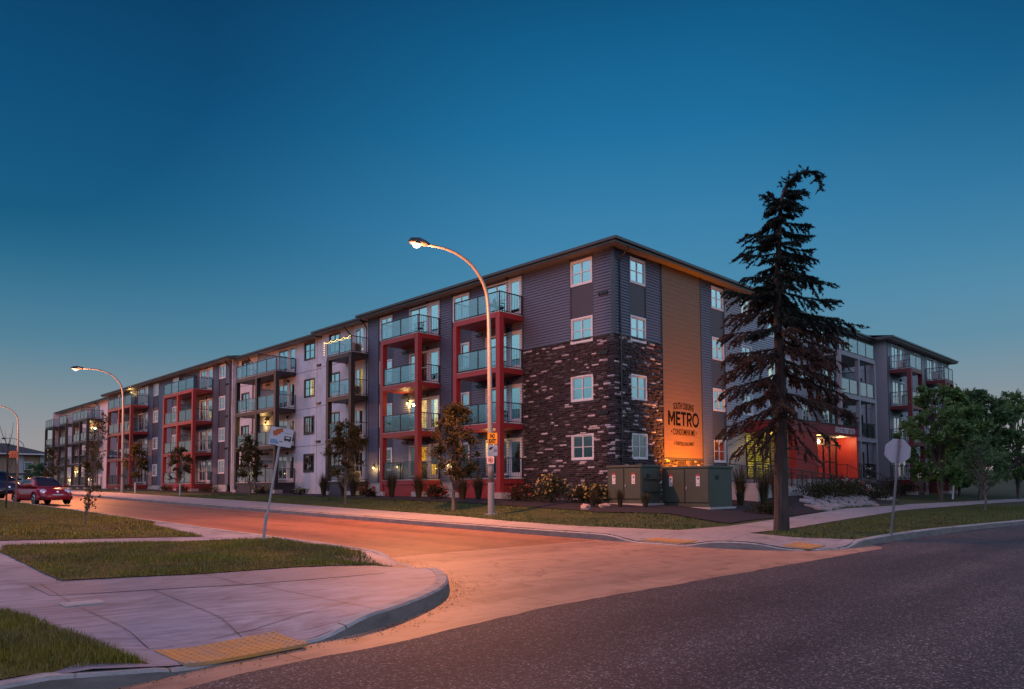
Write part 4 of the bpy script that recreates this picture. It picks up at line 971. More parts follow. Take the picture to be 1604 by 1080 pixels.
# the tall spruce: bent top, green above and dead brown below
def spruce(bx, by):
    rg = np.random.default_rng(77); rr = random.Random(77); k = 1/54.
    o = empty('spruce_tree', (bx, by, lz(bx, by)), 0, 'tall half dead spruce with bent top, brown lower boughs and bare trunk', 'tree')
    lat = Vector((.7145,-.699,0)); dep = Vector((.699,.7145,0))
    H = lambda y: (832-y)*k
    pts = [(1224,840),(1224,800),(1226,720),(1228,640),(1227,560),(1226,500),(1227,430),(1230,370),(1233,330),(1238,300),(1246,280),(1258,268),(1272,261),(1286,260),(1294,264),(1298,276)]
    path = [lat*((x-1224)*k)+Vector((0,0,H(y)))+dep*(.05*math.sin(y*.03)) for x, y in pts]
    rad = [.235,.205,.185,.165,.14,.115,.09,.07,.055,.045,.036,.03,.024,.018,.014,.008]
    tb = MB(); tb.tube(path, rad, 12)
    zs = [p.z for p in path[:12]]; xs = [p.dot(lat) for p in path[:12]]
    axis = lambda z: lat*float(np.interp(z, zs, xs))+Vector((0,0,z))
    trad = lambda z: float(np.interp(z, zs, rad[:12]))
    Cg, Dg, Cb, Db = [], [], [], []
    def needles(p, d, ln, dead):
        m = max(7, int(ln*85)); t = rg.uniform(0,1,m)[:,None]
        P = np.array(p)*(1-t)+(np.array(p)+np.array(d)*ln)*t
        dr = np.array(d)[None,:]*.75+rg.normal(size=(m,3))*.55
        (Cb if dead else Cg).append(P+rg.normal(size=(m,3))*.012); (Db if dead else Dg).append(dr)
    def bough(z0, tip, droop, dead, dens=1.):
        a = axis(z0); b = Vector(tip); L = (b-a).length
        mid = a.lerp(b, .5)+Vector((0,0,-droop*L)); n = max(6, int(L/.13)); pl = []
        for i in range(n+1):
            t = i/n; pl.append(a*(1-t)**2+mid*2*t*(1-t)+b*t*t+Vector((rr.uniform(-.02,.02), rr.uniform(-.02,.02), rr.uniform(-.03,.02)))*L*.4*(0 < i))
        r0 = min(.034, .014*L+.008); tb.tube(pl, [r0*(1-.8*i/n) for i in range(n+1)], 5, cap=False)
        for i in range(1, n+1):
            t = i/n
            if t < .16 and not dead: continue
            d = (pl[i]-pl[i-1]).normalized(); side = d.cross(Vector((0,0,1))).normalized()
            for sg in (-1, 1):
                if rr.random() > dens*.9: continue
                ln = (.20+.42*math.sin(min(1, t*1.15)*2.3))*min(1., .35+L*.33)*rr.uniform(.6,1.25)*(1 if t < .85 else .75)
                dd = (d*.75+side*sg*rr.uniform(.45,1.)+Vector((0,0,-.28 if not dead else -.55))+Vector((0,0,rr.uniform(-.25,.15)))).normalized()
                tb.tube([pl[i], pl[i]+dd*ln], [.006,.003], 3, cap=False)
                needles(pl[i], dd, ln, dead)
                for q in (.35,.6,.85):
                    if rr.random() < .75:
                        d3 = (dd*.7+d*rr.uniform(.1,.5)+Vector((rr.uniform(-.4,.4),rr.uniform(-.4,.4),rr.uniform(-.75,.0)))).normalized()
                        needles(pl[i]+dd*ln*q, d3, ln*.55, dead)
            needles(pl[i-1], d, (pl[i]-pl[i-1]).length*1.15, dead)
    # boughs that make the outline, read from the tree: (tip x, tip y, root y)
    out = [(1255,272,285),(1268,288,300),(1222,318,308),(1216,300,312),(1262,322,318),(1212,345,335),(1276,350,340),(1172,366,362),(1282,365,355),(1163,397,392),(1285,402,385),(1176,384,380),(1284,388,378),(1167,433,425),(1318,436,415),(1190,448,440),(1318,470,452),(1298,425,408),(1322,497,476),(1141,449,462),(1355,506,505),(1180,470,468),(1139,490,482),(1336,530,500),(1126,524,512),(1308,545,520),(1345,560,540),(1135,556,545),(1130,582,560),(1330,588,560),(1126,611,585),(1360,614,580),(1138,640,610),(1345,648,612),(1130,670,632),(1318,688,640),(1142,706,655),(1160,725,668),(1185,690,640),(1290,712,655)]
    for x, y, ry in out:
        x = 1224+(x-1224)*(.86 if y > 340 else 1)
        dead = (y > 455 and x < 1224) or y > 520 or (y > 500 and rr.random() < .5)
        if x > 1300 and y < 520: dead = False
        L = abs(x-1224)*k
        bough(H(ry), lat*((x-1224)*k)+dep*rr.uniform(-.35,.35)*L+Vector((0,0,H(y))), .10 if y < 500 else .02, dead, .95 if y < 640 else (.75 if y < 680 else .4))
    # boughs towards and away from the street
    for z in np.linspace(H(660), H(300), 34):
        y = 832-z/k; rmax = float(np.interp(y, [290,340,400,470,520,600,680], [.45,.75,1.05,1.5,1.8,2.0,1.7]))
        a = rr.uniform(-.9,.9)+(math.pi/2 if rr.random() < .5 else -math.pi/2)
        L = .85*rmax*rr.uniform(.5,1.); dirv = lat*math.cos(a)+dep*math.sin(a)
        dead = y > 515 or (y > 470 and rr.random() < .6)
        bough(z, axis(z)+dirv*L+Vector((0,0,-L*rr.uniform(.05,.38))), .06, dead, .9)
    for i in range(8, len(path)-1):
        dd = (path[i+1]-path[i]).normalized()
        for q in range(12):
            d3 = (dd*.5+Vector((rr.uniform(-1,1),rr.uniform(-1,1),rr.uniform(-.9,.3)))).normalized(); needles(path[i].lerp(path[i+1], q/7), d3, rr.uniform(.12,.3), False)
    for z in np.linspace(H(500), H(290), 30):
        y = 832-z/k; a = rr.uniform(0, 6.28); L = float(np.interp(y, [290,340,400,505], [.25,.45,.6,.8]))*rr.uniform(.5,1.1); dirv = lat*math.cos(a)+dep*math.sin(a)
        bough(z, axis(z)+dirv*L+Vector((0,0,-L*rr.uniform(.0,.4))), .05, y > 480 and rr.random() < .4, 1.)
    # dead bare twigs low on the trunk
    for i in range(26):
        z = rr.uniform(H(742), H(640)); a = rr.uniform(0, 6.28); L = rr.uniform(.5,1.7); dv = lat*math.cos(a)+dep*math.sin(a)
        a0 = axis(z); e = a0+dv*L+Vector((0,0,-L*rr.uniform(.0,.45))); m = a0.lerp(e, .5)+Vector((0,0,rr.uniform(0,.15)))
        tb.tube([a0, m, e], [.016,.010,.004], 4, cap=False)
        for q in range(5):
            t = rr.uniform(.3,1); p = m.lerp(e, t); tb.tube([p, p+Vector((rr.uniform(-.3,.3),rr.uniform(-.3,.3),rr.uniform(-.3,.05)))], [.006,.002], 3, cap=False)
    tb.build('trunk', M['bark'], o)
    for nm, C, D, m in (('crown', Cg, Dg, 'needle_green'), ('dead_crown', Cb, Db, 'needle_dead')):
        V, F = quads(np.concatenate(C), .12, 0, .24, rg, np.concatenate(D)); npmesh(nm, V, F, M[m], o)
    print('spruce needles', sum(map(len, Cg)), sum(map(len, Cb)))
spruce(-7.39,-11.65)

# shrubs, ornamental grasses and perennials in the beds
def shrub_mesh(seed, w, h, n, ls, lm):
    rg = np.random.default_rng(seed); C = []
    for k in range(16):
        a = rg.uniform(0,6.28); r = w*.5*math.sqrt(rg.uniform(0,1)); c = np.array([math.cos(a)*r*.8, math.sin(a)*r*.8, h*rg.uniform(.2,.8)*(1-.5*(2*r/w)**2)])
        C.append(c+rg.normal(size=(n//16,3))*np.array([w*.13,w*.13,h*.14]))
    C = np.concatenate(C); C[:,2] = np.abs(C[:,2])+.02
    return quads(C, ls, 0, .6, rg)
def shrub(x, y, w, h, label, lm='leaf_bush', n=900, ls=.09, seed=1, group=None, flower=None):
    o = empty('shrub', (x, y, lz(x, y)+.02), 0, label, 'shrub', group)
    V, F = shrub_mesh(seed, w, h, n, ls, lm); npmesh('foliage', V, F, M[lm], o)
    s = MB(); rr = random.Random(seed)
    for k in range(7): s.tube([(0,0,-.05),(rr.uniform(-.3,.3)*w,rr.uniform(-.3,.3)*w,h*rr.uniform(.5,.8))], [.02,.006], 5)
    s.build('stem', M['bark'], o)
    if flower:
        rg = np.random.default_rng(seed+9); C = []
        for k in range(flower[1]):
            a = rg.uniform(0,6.28); r = w*.5*math.sqrt(rg.uniform(0,1)); c = np.array([math.cos(a)*r, math.sin(a)*r, h*(.25+.75*rg.uniform(0,1)*(1-(2*r/w)**2*.4))])
            C.append(c+rg.normal(size=(7,3))*.03)
        V, F = quads(np.concatenate(C), .085, 0, .9, rg); npmesh('blossom', V, F, M[flower[0]], o)
    return o
def grass_clump(x, y, h, label, seed=1, w=.45, n=420, group='ornamental grasses in the beds'):
    rg = np.random.default_rng(seed); a = rg.uniform(0,6.28,n); r = np.sqrt(rg.uniform(0,1,n))*w*.16; hh = h*rg.uniform(.55,1.05,n); sp_ = rg.uniform(.02,.75,n)**1.2*w
    b = np.stack([np.cos(a)*r, np.sin(a)*r, np.zeros(n)], 1); d = np.stack([np.cos(a), np.sin(a), np.zeros(n)], 1); t = np.stack([-np.sin(a), np.cos(a), np.zeros(n)], 1)
    z = np.array([0,0,1.]); wd = .011
    m1 = b+d*(sp_*.25)[:,None]+z*(hh*.6)[:,None]; e = b+d*sp_[:,None]+z*hh[:,None]
    V = np.stack([b-t*wd, b+t*wd, m1+t*wd, m1-t*wd, m1-t*wd, m1+t*wd, e+t*.002, e-t*.002], 1).reshape(-1,3)
    o = npmesh('ornamental_grass', V, np.arange(n*8).reshape(-1,4), M['leaf_grass']); o.location = (x, y, lz(x, y)+.02)
    return tag(o, label, 'ornamental grass', group)
for i, (x, y, h, lb) in enumerate(((-3.6,20.6,1.45,'ornamental grass by the stucco wall end under the dark balconies'),(-2.9,19.4,1.3,'ornamental grass right of the narrow dark balcony post footing'),(-3.3,17.6,1.35,'wide grass clump beside the far red balcony footing'),(-3.4,13.4,1.5,'tall grass clump between the two red balcony bays'),(-3.3,11.0,1.3,'grass clump before the red skirt boards behind the brown street tree'),(-3.2,7.4,1.2,'grass clump just left of the lamp post with sign plates'),(-3.1,6.3,1.25,'grass clump just right of the lamp post with sign plates'),(-4.4,-2.2,.75,'small dark grass tuft before the left green utility cabinet'),(-4.0,-3.3,.75,'second dark grass tuft at the corner of the left utility cabinet'),(-3.4,-4.1,.6,'low dark grass tuft between the two green utility cabinets'),(2.6,-5.0,1.75,'tall feathery grass right of the large green cabinet'),(4.2,-5.3,1.6,'tall feathery grass left of the spruce trunk'),(5.6,-5.2,1.5,'tall feathery grass directly behind the spruce trunk'))):
    grass_clump(x, y, h, lb, 60+i, .8 if h > 1 else .45, 300 if h > 1 else 150)
SB_ = 'shrubs in the beds round the building'
for i, (x, y, w, h, lb, fl, n) in enumerate(((-3.5,15.6,1.1,.8,'low flowering shrub left of the lit ground floor balcony',('flower_red',26),700),(-3.4,9.2,1.2,.85,'dark shrub with small red flowers beside the brown street tree',('flower_red',34),800),(-3.2,2.9,1.7,.95,'spreading dark shrub against the stone wall left of the cream blossom',('flower_red',10),1000),(-3.2,1.2,1.5,1.35,'largest cream flowering shrub against the dark stone wall',('flower_white',44),1200),(-3.0,-.3,1.4,1.0,'green shrub right of the cream flowering shrub',('flower_white',20),1000),(-3.1,-1.4,1.1,1.0,'cream flowering shrub touching the left utility cabinet',('flower_white',44),900),(-.2,-7.7,1.5,.65,'low broad leaved clump left of the spruce trunk',None,900),(9.0,-5.6,2.2,1.0,'dark shrub before the ramp, right of the spruce trunk',None,1500),(11.8,-5.5,2.2,1.1,'middle dark green shrub before the entrance ramp',None,1500),(14.5,-5.5,2.2,1.0,'dark shrub with red flowers before the entrance ramp',('flower_red',24),1500),(17.3,-5.6,1.9,.8,'dark shrub beside the foot of the entrance steps',None,1300),(24.2,-3.6,2.4,1.5,'dark bushy shrub right of the entrance steps',None,1800),(29.5,-3.4,2.6,1.3,'dark shrub below the far right balconies',None,1500),(-2.6,25.5,1.2,.6,'low shrub before the dark footing of stucco wall',('flower_white',16),600),(-2.7,31.0,1.5,.7,'low white flowering shrub below the dark framed balconies',('flower_white',30),700),(-2.8,40.5,1.3,.6,'low shrub between the dark frames and red frames',None,500),(-2.9,46.2,1.3,.7,'round shrub at the near footing of the wide red balconies',None,500),(-2.9,50.5,1.2,.7,'round shrub under the middle of the wide red balconies',None,500),(-2.9,62.0,1.4,.7,'shrub under the dark window strip between red balcony bays',None,500))):
    shrub(x, y, w, h, lb, 'leaf_bush', n, .10, 80+i, SB_, fl)

# lawn grass blades: near lawns dense, verges sparse
def blades(name, poly, dens, h, w, off, seed, fall=None, mat='blade'):
    rg = np.random.default_rng(seed); xs = [p[0] for p in poly]; ys = [p[1] for p in poly]
    n = int((max(xs)-min(xs))*(max(ys)-min(ys))*dens); P = np.stack([rg.uniform(min(xs),max(xs),n), rg.uniform(min(ys),max(ys),n)], 1)
    ins = np.zeros(n, bool); j = len(poly)-1
    for i in range(len(poly)):
        (xi, yi), (xj, yj) = poly[i], poly[j]
        ins ^= ((yi > P[:,1]) != (yj > P[:,1])) & (P[:,0] < (xj-xi)*(P[:,1]-yi)/((yj-yi) or 1e-9)+xi); j = i
    P = P[ins]
    if fall: P = P[rg.uniform(0,1,len(P)) < np.clip(fall/np.hypot(P[:,0]+27.8, P[:,1]+21.4), 0, 1)**2]
    P = P+rg.normal(size=P.shape)*.028
    bare = np.sin(P[:,0]*1.9+2.*np.sin(P[:,1]*.9))*np.sin(P[:,1]*2.3+1.7*np.sin(P[:,0]*1.1)); P = P[(bare < .62) | (rg.uniform(0,1,len(P)) < .45)]
    n = len(P); hh = h*rg.uniform(.45,1.3,n)*(1+.35*np.sin(P[:,0]*2.1+1.3*np.sin(P[:,1]*1.7))); a = rg.uniform(0,6.28,n); l = hh*rg.uniform(.1,.75,n)
    b = np.stack([P[:,0], P[:,1], land(P[:,0], P[:,1])+off-.01], 1); t = np.stack([-np.sin(a), np.cos(a), 0*a], 1)*w/2; e = b+np.stack([np.cos(a)*l, np.sin(a)*l, hh], 1)
    V = np.stack([b-t, b+t, e], 1).reshape(-1,3)
    tag(npmesh(name, V, np.arange(n*3).reshape(-1,3), M[mat]), kind='stuff'); print(name, n)
LB = LAWN_B
blades('lawn_grass', [(-26.3,-11.0),(-26.08,-12.4),(-25.96,-13.6),(-25.82,-14.7),(-25.74,-15.08),(-26.6,-15.2),(-28,-15.38),(-28.2,-11)], 8000, .05, .007, lawn_off, 1)
blades('lawn_grass', LB, 1500, .06, .012, lawn_off, 2)
blades('lawn_grass', [(-19.35,13),(-19.4,4),(-20.0,2.3),(-20.5,-2.85),(-22.5,-1.95),(-24.4,-1.2),(-30,.3),(-30,30),(-19.35,30)], 600, .06, .018, lawn_off, 3, 22)
blades('lawn_grass', [(-9.0,-11.7),(-9.6,-13.2),(-9.2,-14.3),(-3.7,-14.25),(1,-14.6),(14,-15.9),(24,-17),(24,-9.3),(10.8,-9.2),(1.36,-10.4),(-6.3,-11.55)], 420, .06, .02, 0, 4, None, 'blade_green')
blades('lawn_grass', [(-10.15,-6.2),(-9.5,-9.4),(-5.8,-9.2),(-4.6,-6.0),(-5.85,-3.4),(-5.55,-2.2),(-5.1,3),(-4.7,12),(-4.3,22),(-4.3,34),(-8.4,34),(-8.4,20),(-8.9,6.8),(-9.3,.3),(-10,-3.2)], 330, .06, .024, 0, 5, None, 'blade_green')

# grit and leaf litter in the gutters
def grit():
    rg = np.random.default_rng(5); V = []; F = []
    path = densify(KERB1, .08); path = [p for p in path if -28 < p[0] and p[1] < -3]; n = 0
    for p in path:
        for q in range(5):
            d = abs(rg.normal())*.16+.02; i = rg.integers(0, 2); x = p[0]+d*(.7 if p[1] < -12 else 1)+rg.normal()*.04; y = p[1]-d*(.75 if p[1] < -9 else .2)
            z = float(roadz(x, y))+.009; s_ = rg.uniform(.004, .013); a = rg.uniform(0, 6.28)
            c = [(x+s_*math.cos(a+k*2.09), y+s_*math.sin(a+k*2.09), z) for k in range(3)]+[(x, y, z+s_*.8)]
            V += c; F += [(n,n+1,n+3),(n+1,n+2,n+3),(n+2,n,n+3)]; n += 4
    tag(npmesh('gutter_grit', V, F, M['earth']), kind='stuff')
grit()

# ------------------------------------------------------------------ street lamps and signs
def street_lamp(x, y, label, lit=True, s=1., flip=1):
    o = empty('street_lamp', (x, y, lz(x, y)), 0, label, 'street lamp', 'curved arm street lamps along the street')
    s_ = MB(); s_.box(-.2,.2,-.2,.2,-.1,.06); s_.tube([(0,0,.05),(0,0,1.3)], [.135,.13], 12); s_.build('base', M['steelpole'], o, bevel=.01)
    arm = [(0,0,1.3),(-.04,0,4.3),(-.08,0,7.4),(-.16,0,8.66),(-.36,0,9.24),(-.72,0,9.68),(-1.15,0,9.99),(-1.8,0,10.21),(-2.45,0,10.27),(-3.2,0,10.22)]
    p = []
    for i in range(len(arm)-1):
        a, b, c, d = [Vector(arm[min(max(j,0),len(arm)-1)]) for j in (i-1,i,i+1,i+2)]
        for k in range(4):
            t = k/4; p.append(.5*((2*b)+(c-a)*t+(2*a-5*b+4*c-d)*t*t+(3*b-a-3*c+d)*t**3))
    p.append(Vector(arm[-1]))
    L = np.cumsum([0]+[(b-a).length for a, b in zip(p[:-1], p[1:])]); L = L/L[-1]
    s_ = MB(); s_.tube(p, [.125-.075*t for t in L], 12); s_.build('pole', M['steelpole'], o, smooth=True)
    h = MB(); h.tube([(-3.1,0,10.24),(-3.3,0,10.25),(-3.6,0,10.25),(-3.95,0,10.2),(-4.06,0,10.17)], [.05,.11,.15,.12,.03], 10); hd = h.build('lamp_head', M['fascia'], o, smooth=True)
    g = MB(); g.lathe((-3.72,0,9.98), [(.03,0),(.11,.04),(.15,.10),(.15,.14)], 12); g.build('lens', M['lens' if lit else 'pane'], hd, smooth=True)
    if lit: HEADS.append((x-3.72, y, lz(x, y)+9.72))
    return o
HEADS = []
street_lamp(-7.9, .15, 'nearest lit street lamp, tall curved pole carrying the yellow NO EXIT plate')
street_lamp(-8.0, 46., 'second lit street lamp, in front of the wide red balcony bays')
street_lamp(-8.0, 87., 'thin street lamp at the left edge with a brown board on its pole')
street_lamp(5.7, 156., 'smallest farthest street lamp above the distant house roof', False)
CAMD = Vector((-.67,-.74,0)).normalized()
def plate(name, w, h, mat, edge=None, rim=.0, corner=.03):
    """rounded sheet in local x (width), z (height), facing -y, centred on its origin"""
    mb = MB(); pts = []
    for cx, cz, a0 in ((w/2-corner,h/2-corner,0),(-w/2+corner,h/2-corner,90),(-w/2+corner,-h/2+corner,180),(w/2-corner,-h/2+corner,270)):
        for k in range(4): a = R(a0+k*30); pts.append((cx+corner*math.cos(a), cz+corner*math.sin(a)))
    mb.face([(x,-.004,z) for x, z in pts]); mb.face([(x,.004,z) for x, z in reversed(pts)])
    for i in range(len(pts)):
        a, b = pts[i], pts[(i+1) % len(pts)]; mb.face([(a[0],-.004,a[1]),(b[0],-.004,b[1]),(b[0],.004,b[1]),(a[0],.004,a[1])])
    return mb.build(name, mat)
def printed(name, parent, polys, mat, d=-.006):
    mb = MB()
    for p in polys: mb.face([(x, d, z) for x, z in p])
    return mb.build(name, mat, parent)
def words(name, parent, lines, mat, d=-.007):
    return lettering(name, [(t, s, b, w, z, 0, 1.) for t, s, b, w, z in lines], lambda x, dd, z: (x, d, z), mat, parent)
M['sign_yellow'] = pmat('sign_yellow', (.70,.36,.015,1), .45, .04); M['sign_white'] = pmat('sign_white', (.62,.62,.64,1), .45, .04)
M['sign_blue'] = pmat('sign_blue', (.20,.36,.52,1), .45, .05); M['sign_orange'] = pmat('sign_orange', (.50,.13,.03,1), .5, .1); M['sign_red'] = pmat('sign_red', (.42,.03,.04,1), .5, .05)
M['sign_black'] = pmat('sign_black', (.015,.015,.016,1), .5, .05); M['alu'] = pmat('sign_back_aluminium', (.46,.45,.50,1), .5, .05, metal=.1)
M['board_brown'] = pmat('board_brown', (.16,.07,.045,1), .7, .1)
rzc = math.atan2(CAMD.x, -CAMD.y)*-1
rzc = math.atan2(-CAMD.x, CAMD.y)+math.pi   # local -y towards the street corner
def at_pole(o, z, dx=0, out=.145):
    o.location = Vector((-7.9+.0, .15, z))+CAMD*out+Vector((.7145,-.699,0))*dx; o.rotation_euler = (0,0,rzc); return o
o = at_pole(plate('no_exit_sign', .40, .47, M['sign_yellow']), 3.42, .06); words('lettering', o, [('NO', .22, .012, .20, .10), ('EXIT', .22, .012, .29, -.10)], M['sign_black'])
printed('border', o, [[(-.19,.225),(.19,.225),(.19,.217),(-.19,.217)],[(-.19,-.217),(.19,-.217),(.19,-.225),(-.19,-.225)],[(-.19,.217),(-.182,.217),(-.182,-.217),(-.19,-.217)],[(.182,.217),(.19,.217),(.19,-.217),(.182,-.217)]], M['sign_black'])
tag(o, 'yellow NO EXIT plate, topmost sign on the nearest lamp post', 'sign')
LEAF = [(-.16,.02),(-.15,.07),(-.11,.06),(-.10,.10),(-.05,.11),(-.01,.13),(.05,.13),(.03,.09),(.06,.06),(.01,.05),(-.01,.01),(-.05,.0),(-.06,-.04),(-.10,-.03),(-.13,-.06),(-.14,-.02)]
def bus_art(o, k, m='sign_orange'):
    f = lambda P, dx, dz: [(x*k+dx*k, z*k+dz*k) for x, z in P]
    printed('emblem', o, [f(LEAF, -.02, .05)], M[m])
    printed('bus_symbol', o, [f([(.07,.02),(.21,.02),(.21,.035),(.07,.035)],0,0), f([(.07,-.015),(.095,-.015),(.095,.02),(.07,.02)],0,0), f([(.185,-.015),(.21,-.015),(.21,.02),(.185,.02)],0,0), f([(.07,-.055),(.21,-.055),(.21,-.015),(.07,-.015)],0,0), f([(.085,-.075),(.11,-.075),(.11,-.055),(.085,-.055)],0,0), f([(.17,-.075),(.195,-.075),(.195,-.055),(.17,-.055)],0,0)], M['sign_black'])
    printed('blue_panel', o, [f([(-.20,-.15),(-.03,-.15),(-.03,-.12),(-.08,-.06),(-.20,-.06)],0,0)], M['sign_blue'])
    printed('printed_lines', o, [f([(.05,.09),(.21,.09),(.21,.097),(.05,.097)],0,0), f([(-.02,-.1),(.05,-.1),(.05,-.085),(-.02,-.085)],0,0), f([(-.19,-.19),(-.06,-.19),(-.06,-.175),(-.19,-.175)],0,0)], M['sign_black'])
o = at_pole(plate('transit_sign', .40, .44, M['sign_blue']), 2.95, .06); bus_art(o, .8, 'sign_black'); tag(o, 'pale blue transit stop plate, middle sign on the nearest lamp post', 'sign')
o = at_pole(plate('no_stopping_sign', .29, .30, M['sign_white']), 2.56, -.02)
def ring(r0, r1, n=24): return [[(r0*math.cos(a), r0*math.sin(a)),(r1*math.cos(a), r1*math.sin(a)),(r1*math.cos(b), r1*math.sin(b)),(r0*math.cos(b), r0*math.sin(b))] for a, b in ((2*math.pi*k/n, 2*math.pi*(k+1)/n) for k in range(n))]
printed('ring', o, ring(.075, .105), M['sign_red']); printed('symbol', o, ring(0, .045, 16), M['sign_black'], -.0065); printed('bar', o, [[(-.075,.06),(-.06,.075),(.075,-.06),(.06,-.075)]], M['sign_red'], -.008)
tag(o, 'small white plate with red ring, lowest sign on the nearest lamp post', 'sign')
o = plate('hanging_board', .95, .85, M['board_brown']); o.location = (-8.55, 86.85, lz(-8,87)+4.3); o.rotation_euler = (0,0,R(-25)); tag(o, 'brown board on the thin lamp post at the left edge', 'sign')
# leaning bus stop sign on the near lawn
o = empty('bus_stop_sign', (-19.95,-5.04,lz(-19.95,-5.04)), 0, 'leaning bus stop sign with orange and blue markings on the near lawn', 'bus stop sign')
o.rotation_euler = (R(0), 0, 0); lean = Vector((.7145,-.699,0))
top = lean*.40+Vector((0,0,2.45)); s = MB(); s.tube([(0,0,-.2), tuple(lean*.07+Vector((0,0,.62)))], .036, 8); s.build('ground_sleeve', M['galv'], o)
s = MB(); s.tube([tuple(lean*.03+Vector((0,0,.2))), tuple(top)], .027, 8); s.build('pole', M['galv'], o)
pl = plate('sign_panel', .53, .43, M['sign_white']); pl.parent = o; pl.location = lean*.41+Vector((0,0,2.43))+CAMD*.04; pl.rotation_euler = (Matrix.Rotation(rzc, 3, 'Z') @ Matrix.Rotation(R(10), 3, 'Y')).to_euler()
def sub(pl_, poly, mat, d): pass
bus_art(pl, 1.15)
# stop sign seen from behind
M['darkgalv'] = pmat('post_dark', (.16,.15,.165,1), .5, .15, 4, metal=.3)
o = empty('stop_sign', (-6.91,-14.43,lz(-6.91,-14.43)), 0, 'octagonal stop sign seen from behind on a leaning post by right kerb', 'stop sign')
s = MB(); top = lean*.335+Vector((0,0,2.55)); s.tube([(0,0,-.2), tuple(top)], .032, 8); s.build('pole', M['darkgalv'], o)
mb = MB(); P8 = [(.325/math.cos(R(22.5))*math.cos(R(22.5+45*k)), .325/math.cos(R(22.5))*math.sin(R(22.5+45*k))) for k in range(8)]
mb.face([(x,-.004,z) for x, z in P8]); mb.face([(x,.004,z) for x, z in reversed(P8)])
for i in range(8): a, b = P8[i], P8[(i+1) % 8]; mb.face([(a[0],-.004,a[1]),(b[0],-.004,b[1]),(b[0],.004,b[1]),(a[0],.004,a[1])])
pn = mb.build('sign_panel', M['alu'], o); pn.location = lean*.295+Vector((0,0,2.23))-CAMD*.045; pn.rotation_euler = (Matrix.Rotation(rzc+R(-10), 3, 'Z') @ Matrix.Rotation(R(7), 3, 'Y')).to_euler()
s = MB()
for z in (2.05, 2.42): c = lean*(.295+(z-2.23)*.13)+Vector((0,0,z)); s.tube([tuple(c+CAMD*.045), tuple(c-CAMD*.05)], .014, 6)
s.build('bolt', M['galv'], o)
# marker post far on the right lawn
o = MB(); o.box(-.06,.06,-.02,.02,-.1,.95); o = o.build('marker_post', M['white']); o.location = (30.3,-6.2,lz(30.3,-6.2)); o.rotation_euler = (0,R(6),R(-40)); tag(o, 'short white marker post standing under the green trees', 'post')

# ------------------------------------------------------------------ utility cabinets
M['cab'] = pmat('cabinet_green', (.055,.075,.055,1), .5, .14, 1.2, dirt=((.075,.07,.05,1), 1.4))
M['cab_d'] = pmat('cabinet_seam', (.012,.018,.015,1), .6, .1)
def cabinet(x0, y0, lx, ly, h, label, steps=False):
    z = min(lz(x0,y0), lz(x0,y0+ly))-.0; o = empty('utility_cabinet', (x0, y0, z), 0, label, 'utility cabinet', 'green utility cabinets by the corner')
    s = MB(); s.box(-.12, lx+.12, -.12, ly+.12, -.3, .10); s.build('pad', M['conc'], o)
    s = MB(); s.box(0, lx, 0, ly, .10, h); s.build('body', M['cab'], o, bevel=.015)
    s = MB(); s.box(-.05, lx+.05, -.05, ly+.05, h-.02, h+.08); s.build('lid', M['cab'], o, bevel=.02)
    s = MB()
    for k in (0, 1):
        s.box(-.022, -.001, ly*k/2+.03, ly*(k+1)/2-.03, .30, h-.06)
    s.build('door', M['cab'], o, bevel=.006)
    s = MB(); s.box(-.012, -.0005, ly/2-.02, ly/2+.02, .2, h-.04); s.box(-.012,-.0006,.0,ly,.26,.285); s.build('seam', M['cab_d'], o)
    s = MB(); s.box(-.06,-.022, ly/2-.12, ly/2-.08, h*.48, h*.55); s.build('handle', M['galv'], o)
    for k, yy in enumerate((ly*.22, ly*.80)):
        l = MB(); l.box(-.027,-.0225, yy-.085, yy+.085, h*.56, h*.80); lb = l.build('warning_label', M['sign_white'], o)
        q = MB(); q.box(-.030,-.0272, yy-.05, yy+.02, h*.72, h*.755); q.box(-.0298,-.0272, yy-.06, yy+.06, h*.60, h*.606); q.box(-.0298,-.0272, yy-.06, yy+.06, h*.63, h*.636); q.build('symbol', M['sign_black'], lb)
        q = MB(); q.box(-.0296,-.0271, yy-.085, yy+.085, h*.80, h*.845); q.build('header', M['sign_red'], lb)
    if steps:
        s = MB()
        for zz in (h*.36, h*.68): s.box(.25, lx-.1, -.09, -.001, zz, zz+.05)
        s.build('ledge', M['cab'], o)
    s = MB(); s.box(lx*.3, lx*.42, -.03, -.001, h*.72, h*.82); s.build('hasp', M['cab_d'], o)
    return o
cabinet(-2.9,-3.55,1.35,1.75,1.62,'smaller green utility cabinet at left with two white labels and side ledges', True)
cabinet(-1.26,-5.7,1.85,2.25,1.72,'larger green utility cabinet at right under the lit wall sign')

# ------------------------------------------------------------------ rocks
def rock(name, x, y, s, mat, label, cat, group=None, seed=0, zo=0., flat=.6, yaw=0):
    rg = random.Random(seed); bm = bmesh.new(); bmesh.ops.create_icosphere(bm, subdivisions=2, radius=1)
    ph = [rg.uniform(0,6.28) for _ in range(6)]
    for v in bm.verts:
        n = v.co.normalized(); k = 1+.16*math.sin(3*n.x+ph[0])+.14*math.sin(4*n.y+ph[1])+.1*math.sin(5*n.z+2*n.x+ph[2]); v.co = Vector((n.x*k*s[0], n.y*k*s[1], n.z*k*s[2]))
    me = bpy.data.meshes.new(name); bm.to_mesh(me); bm.free(); me.materials.append(M[mat])
    o = link(name, me); o.location = (x, y, lz(x, y)+zo); o.rotation_euler = (0,0,yaw); return tag(o, label, cat, group)
M['boulder'] = pmat('boulder', (.36,.28,.24,1), .85, .25, 5, bump=.6, bscale=12)
M['flagstone'] = pmat('flagstone', (.30,.29,.28,1), .85, .3, 3, bump=.5, bscale=14, island=.15)
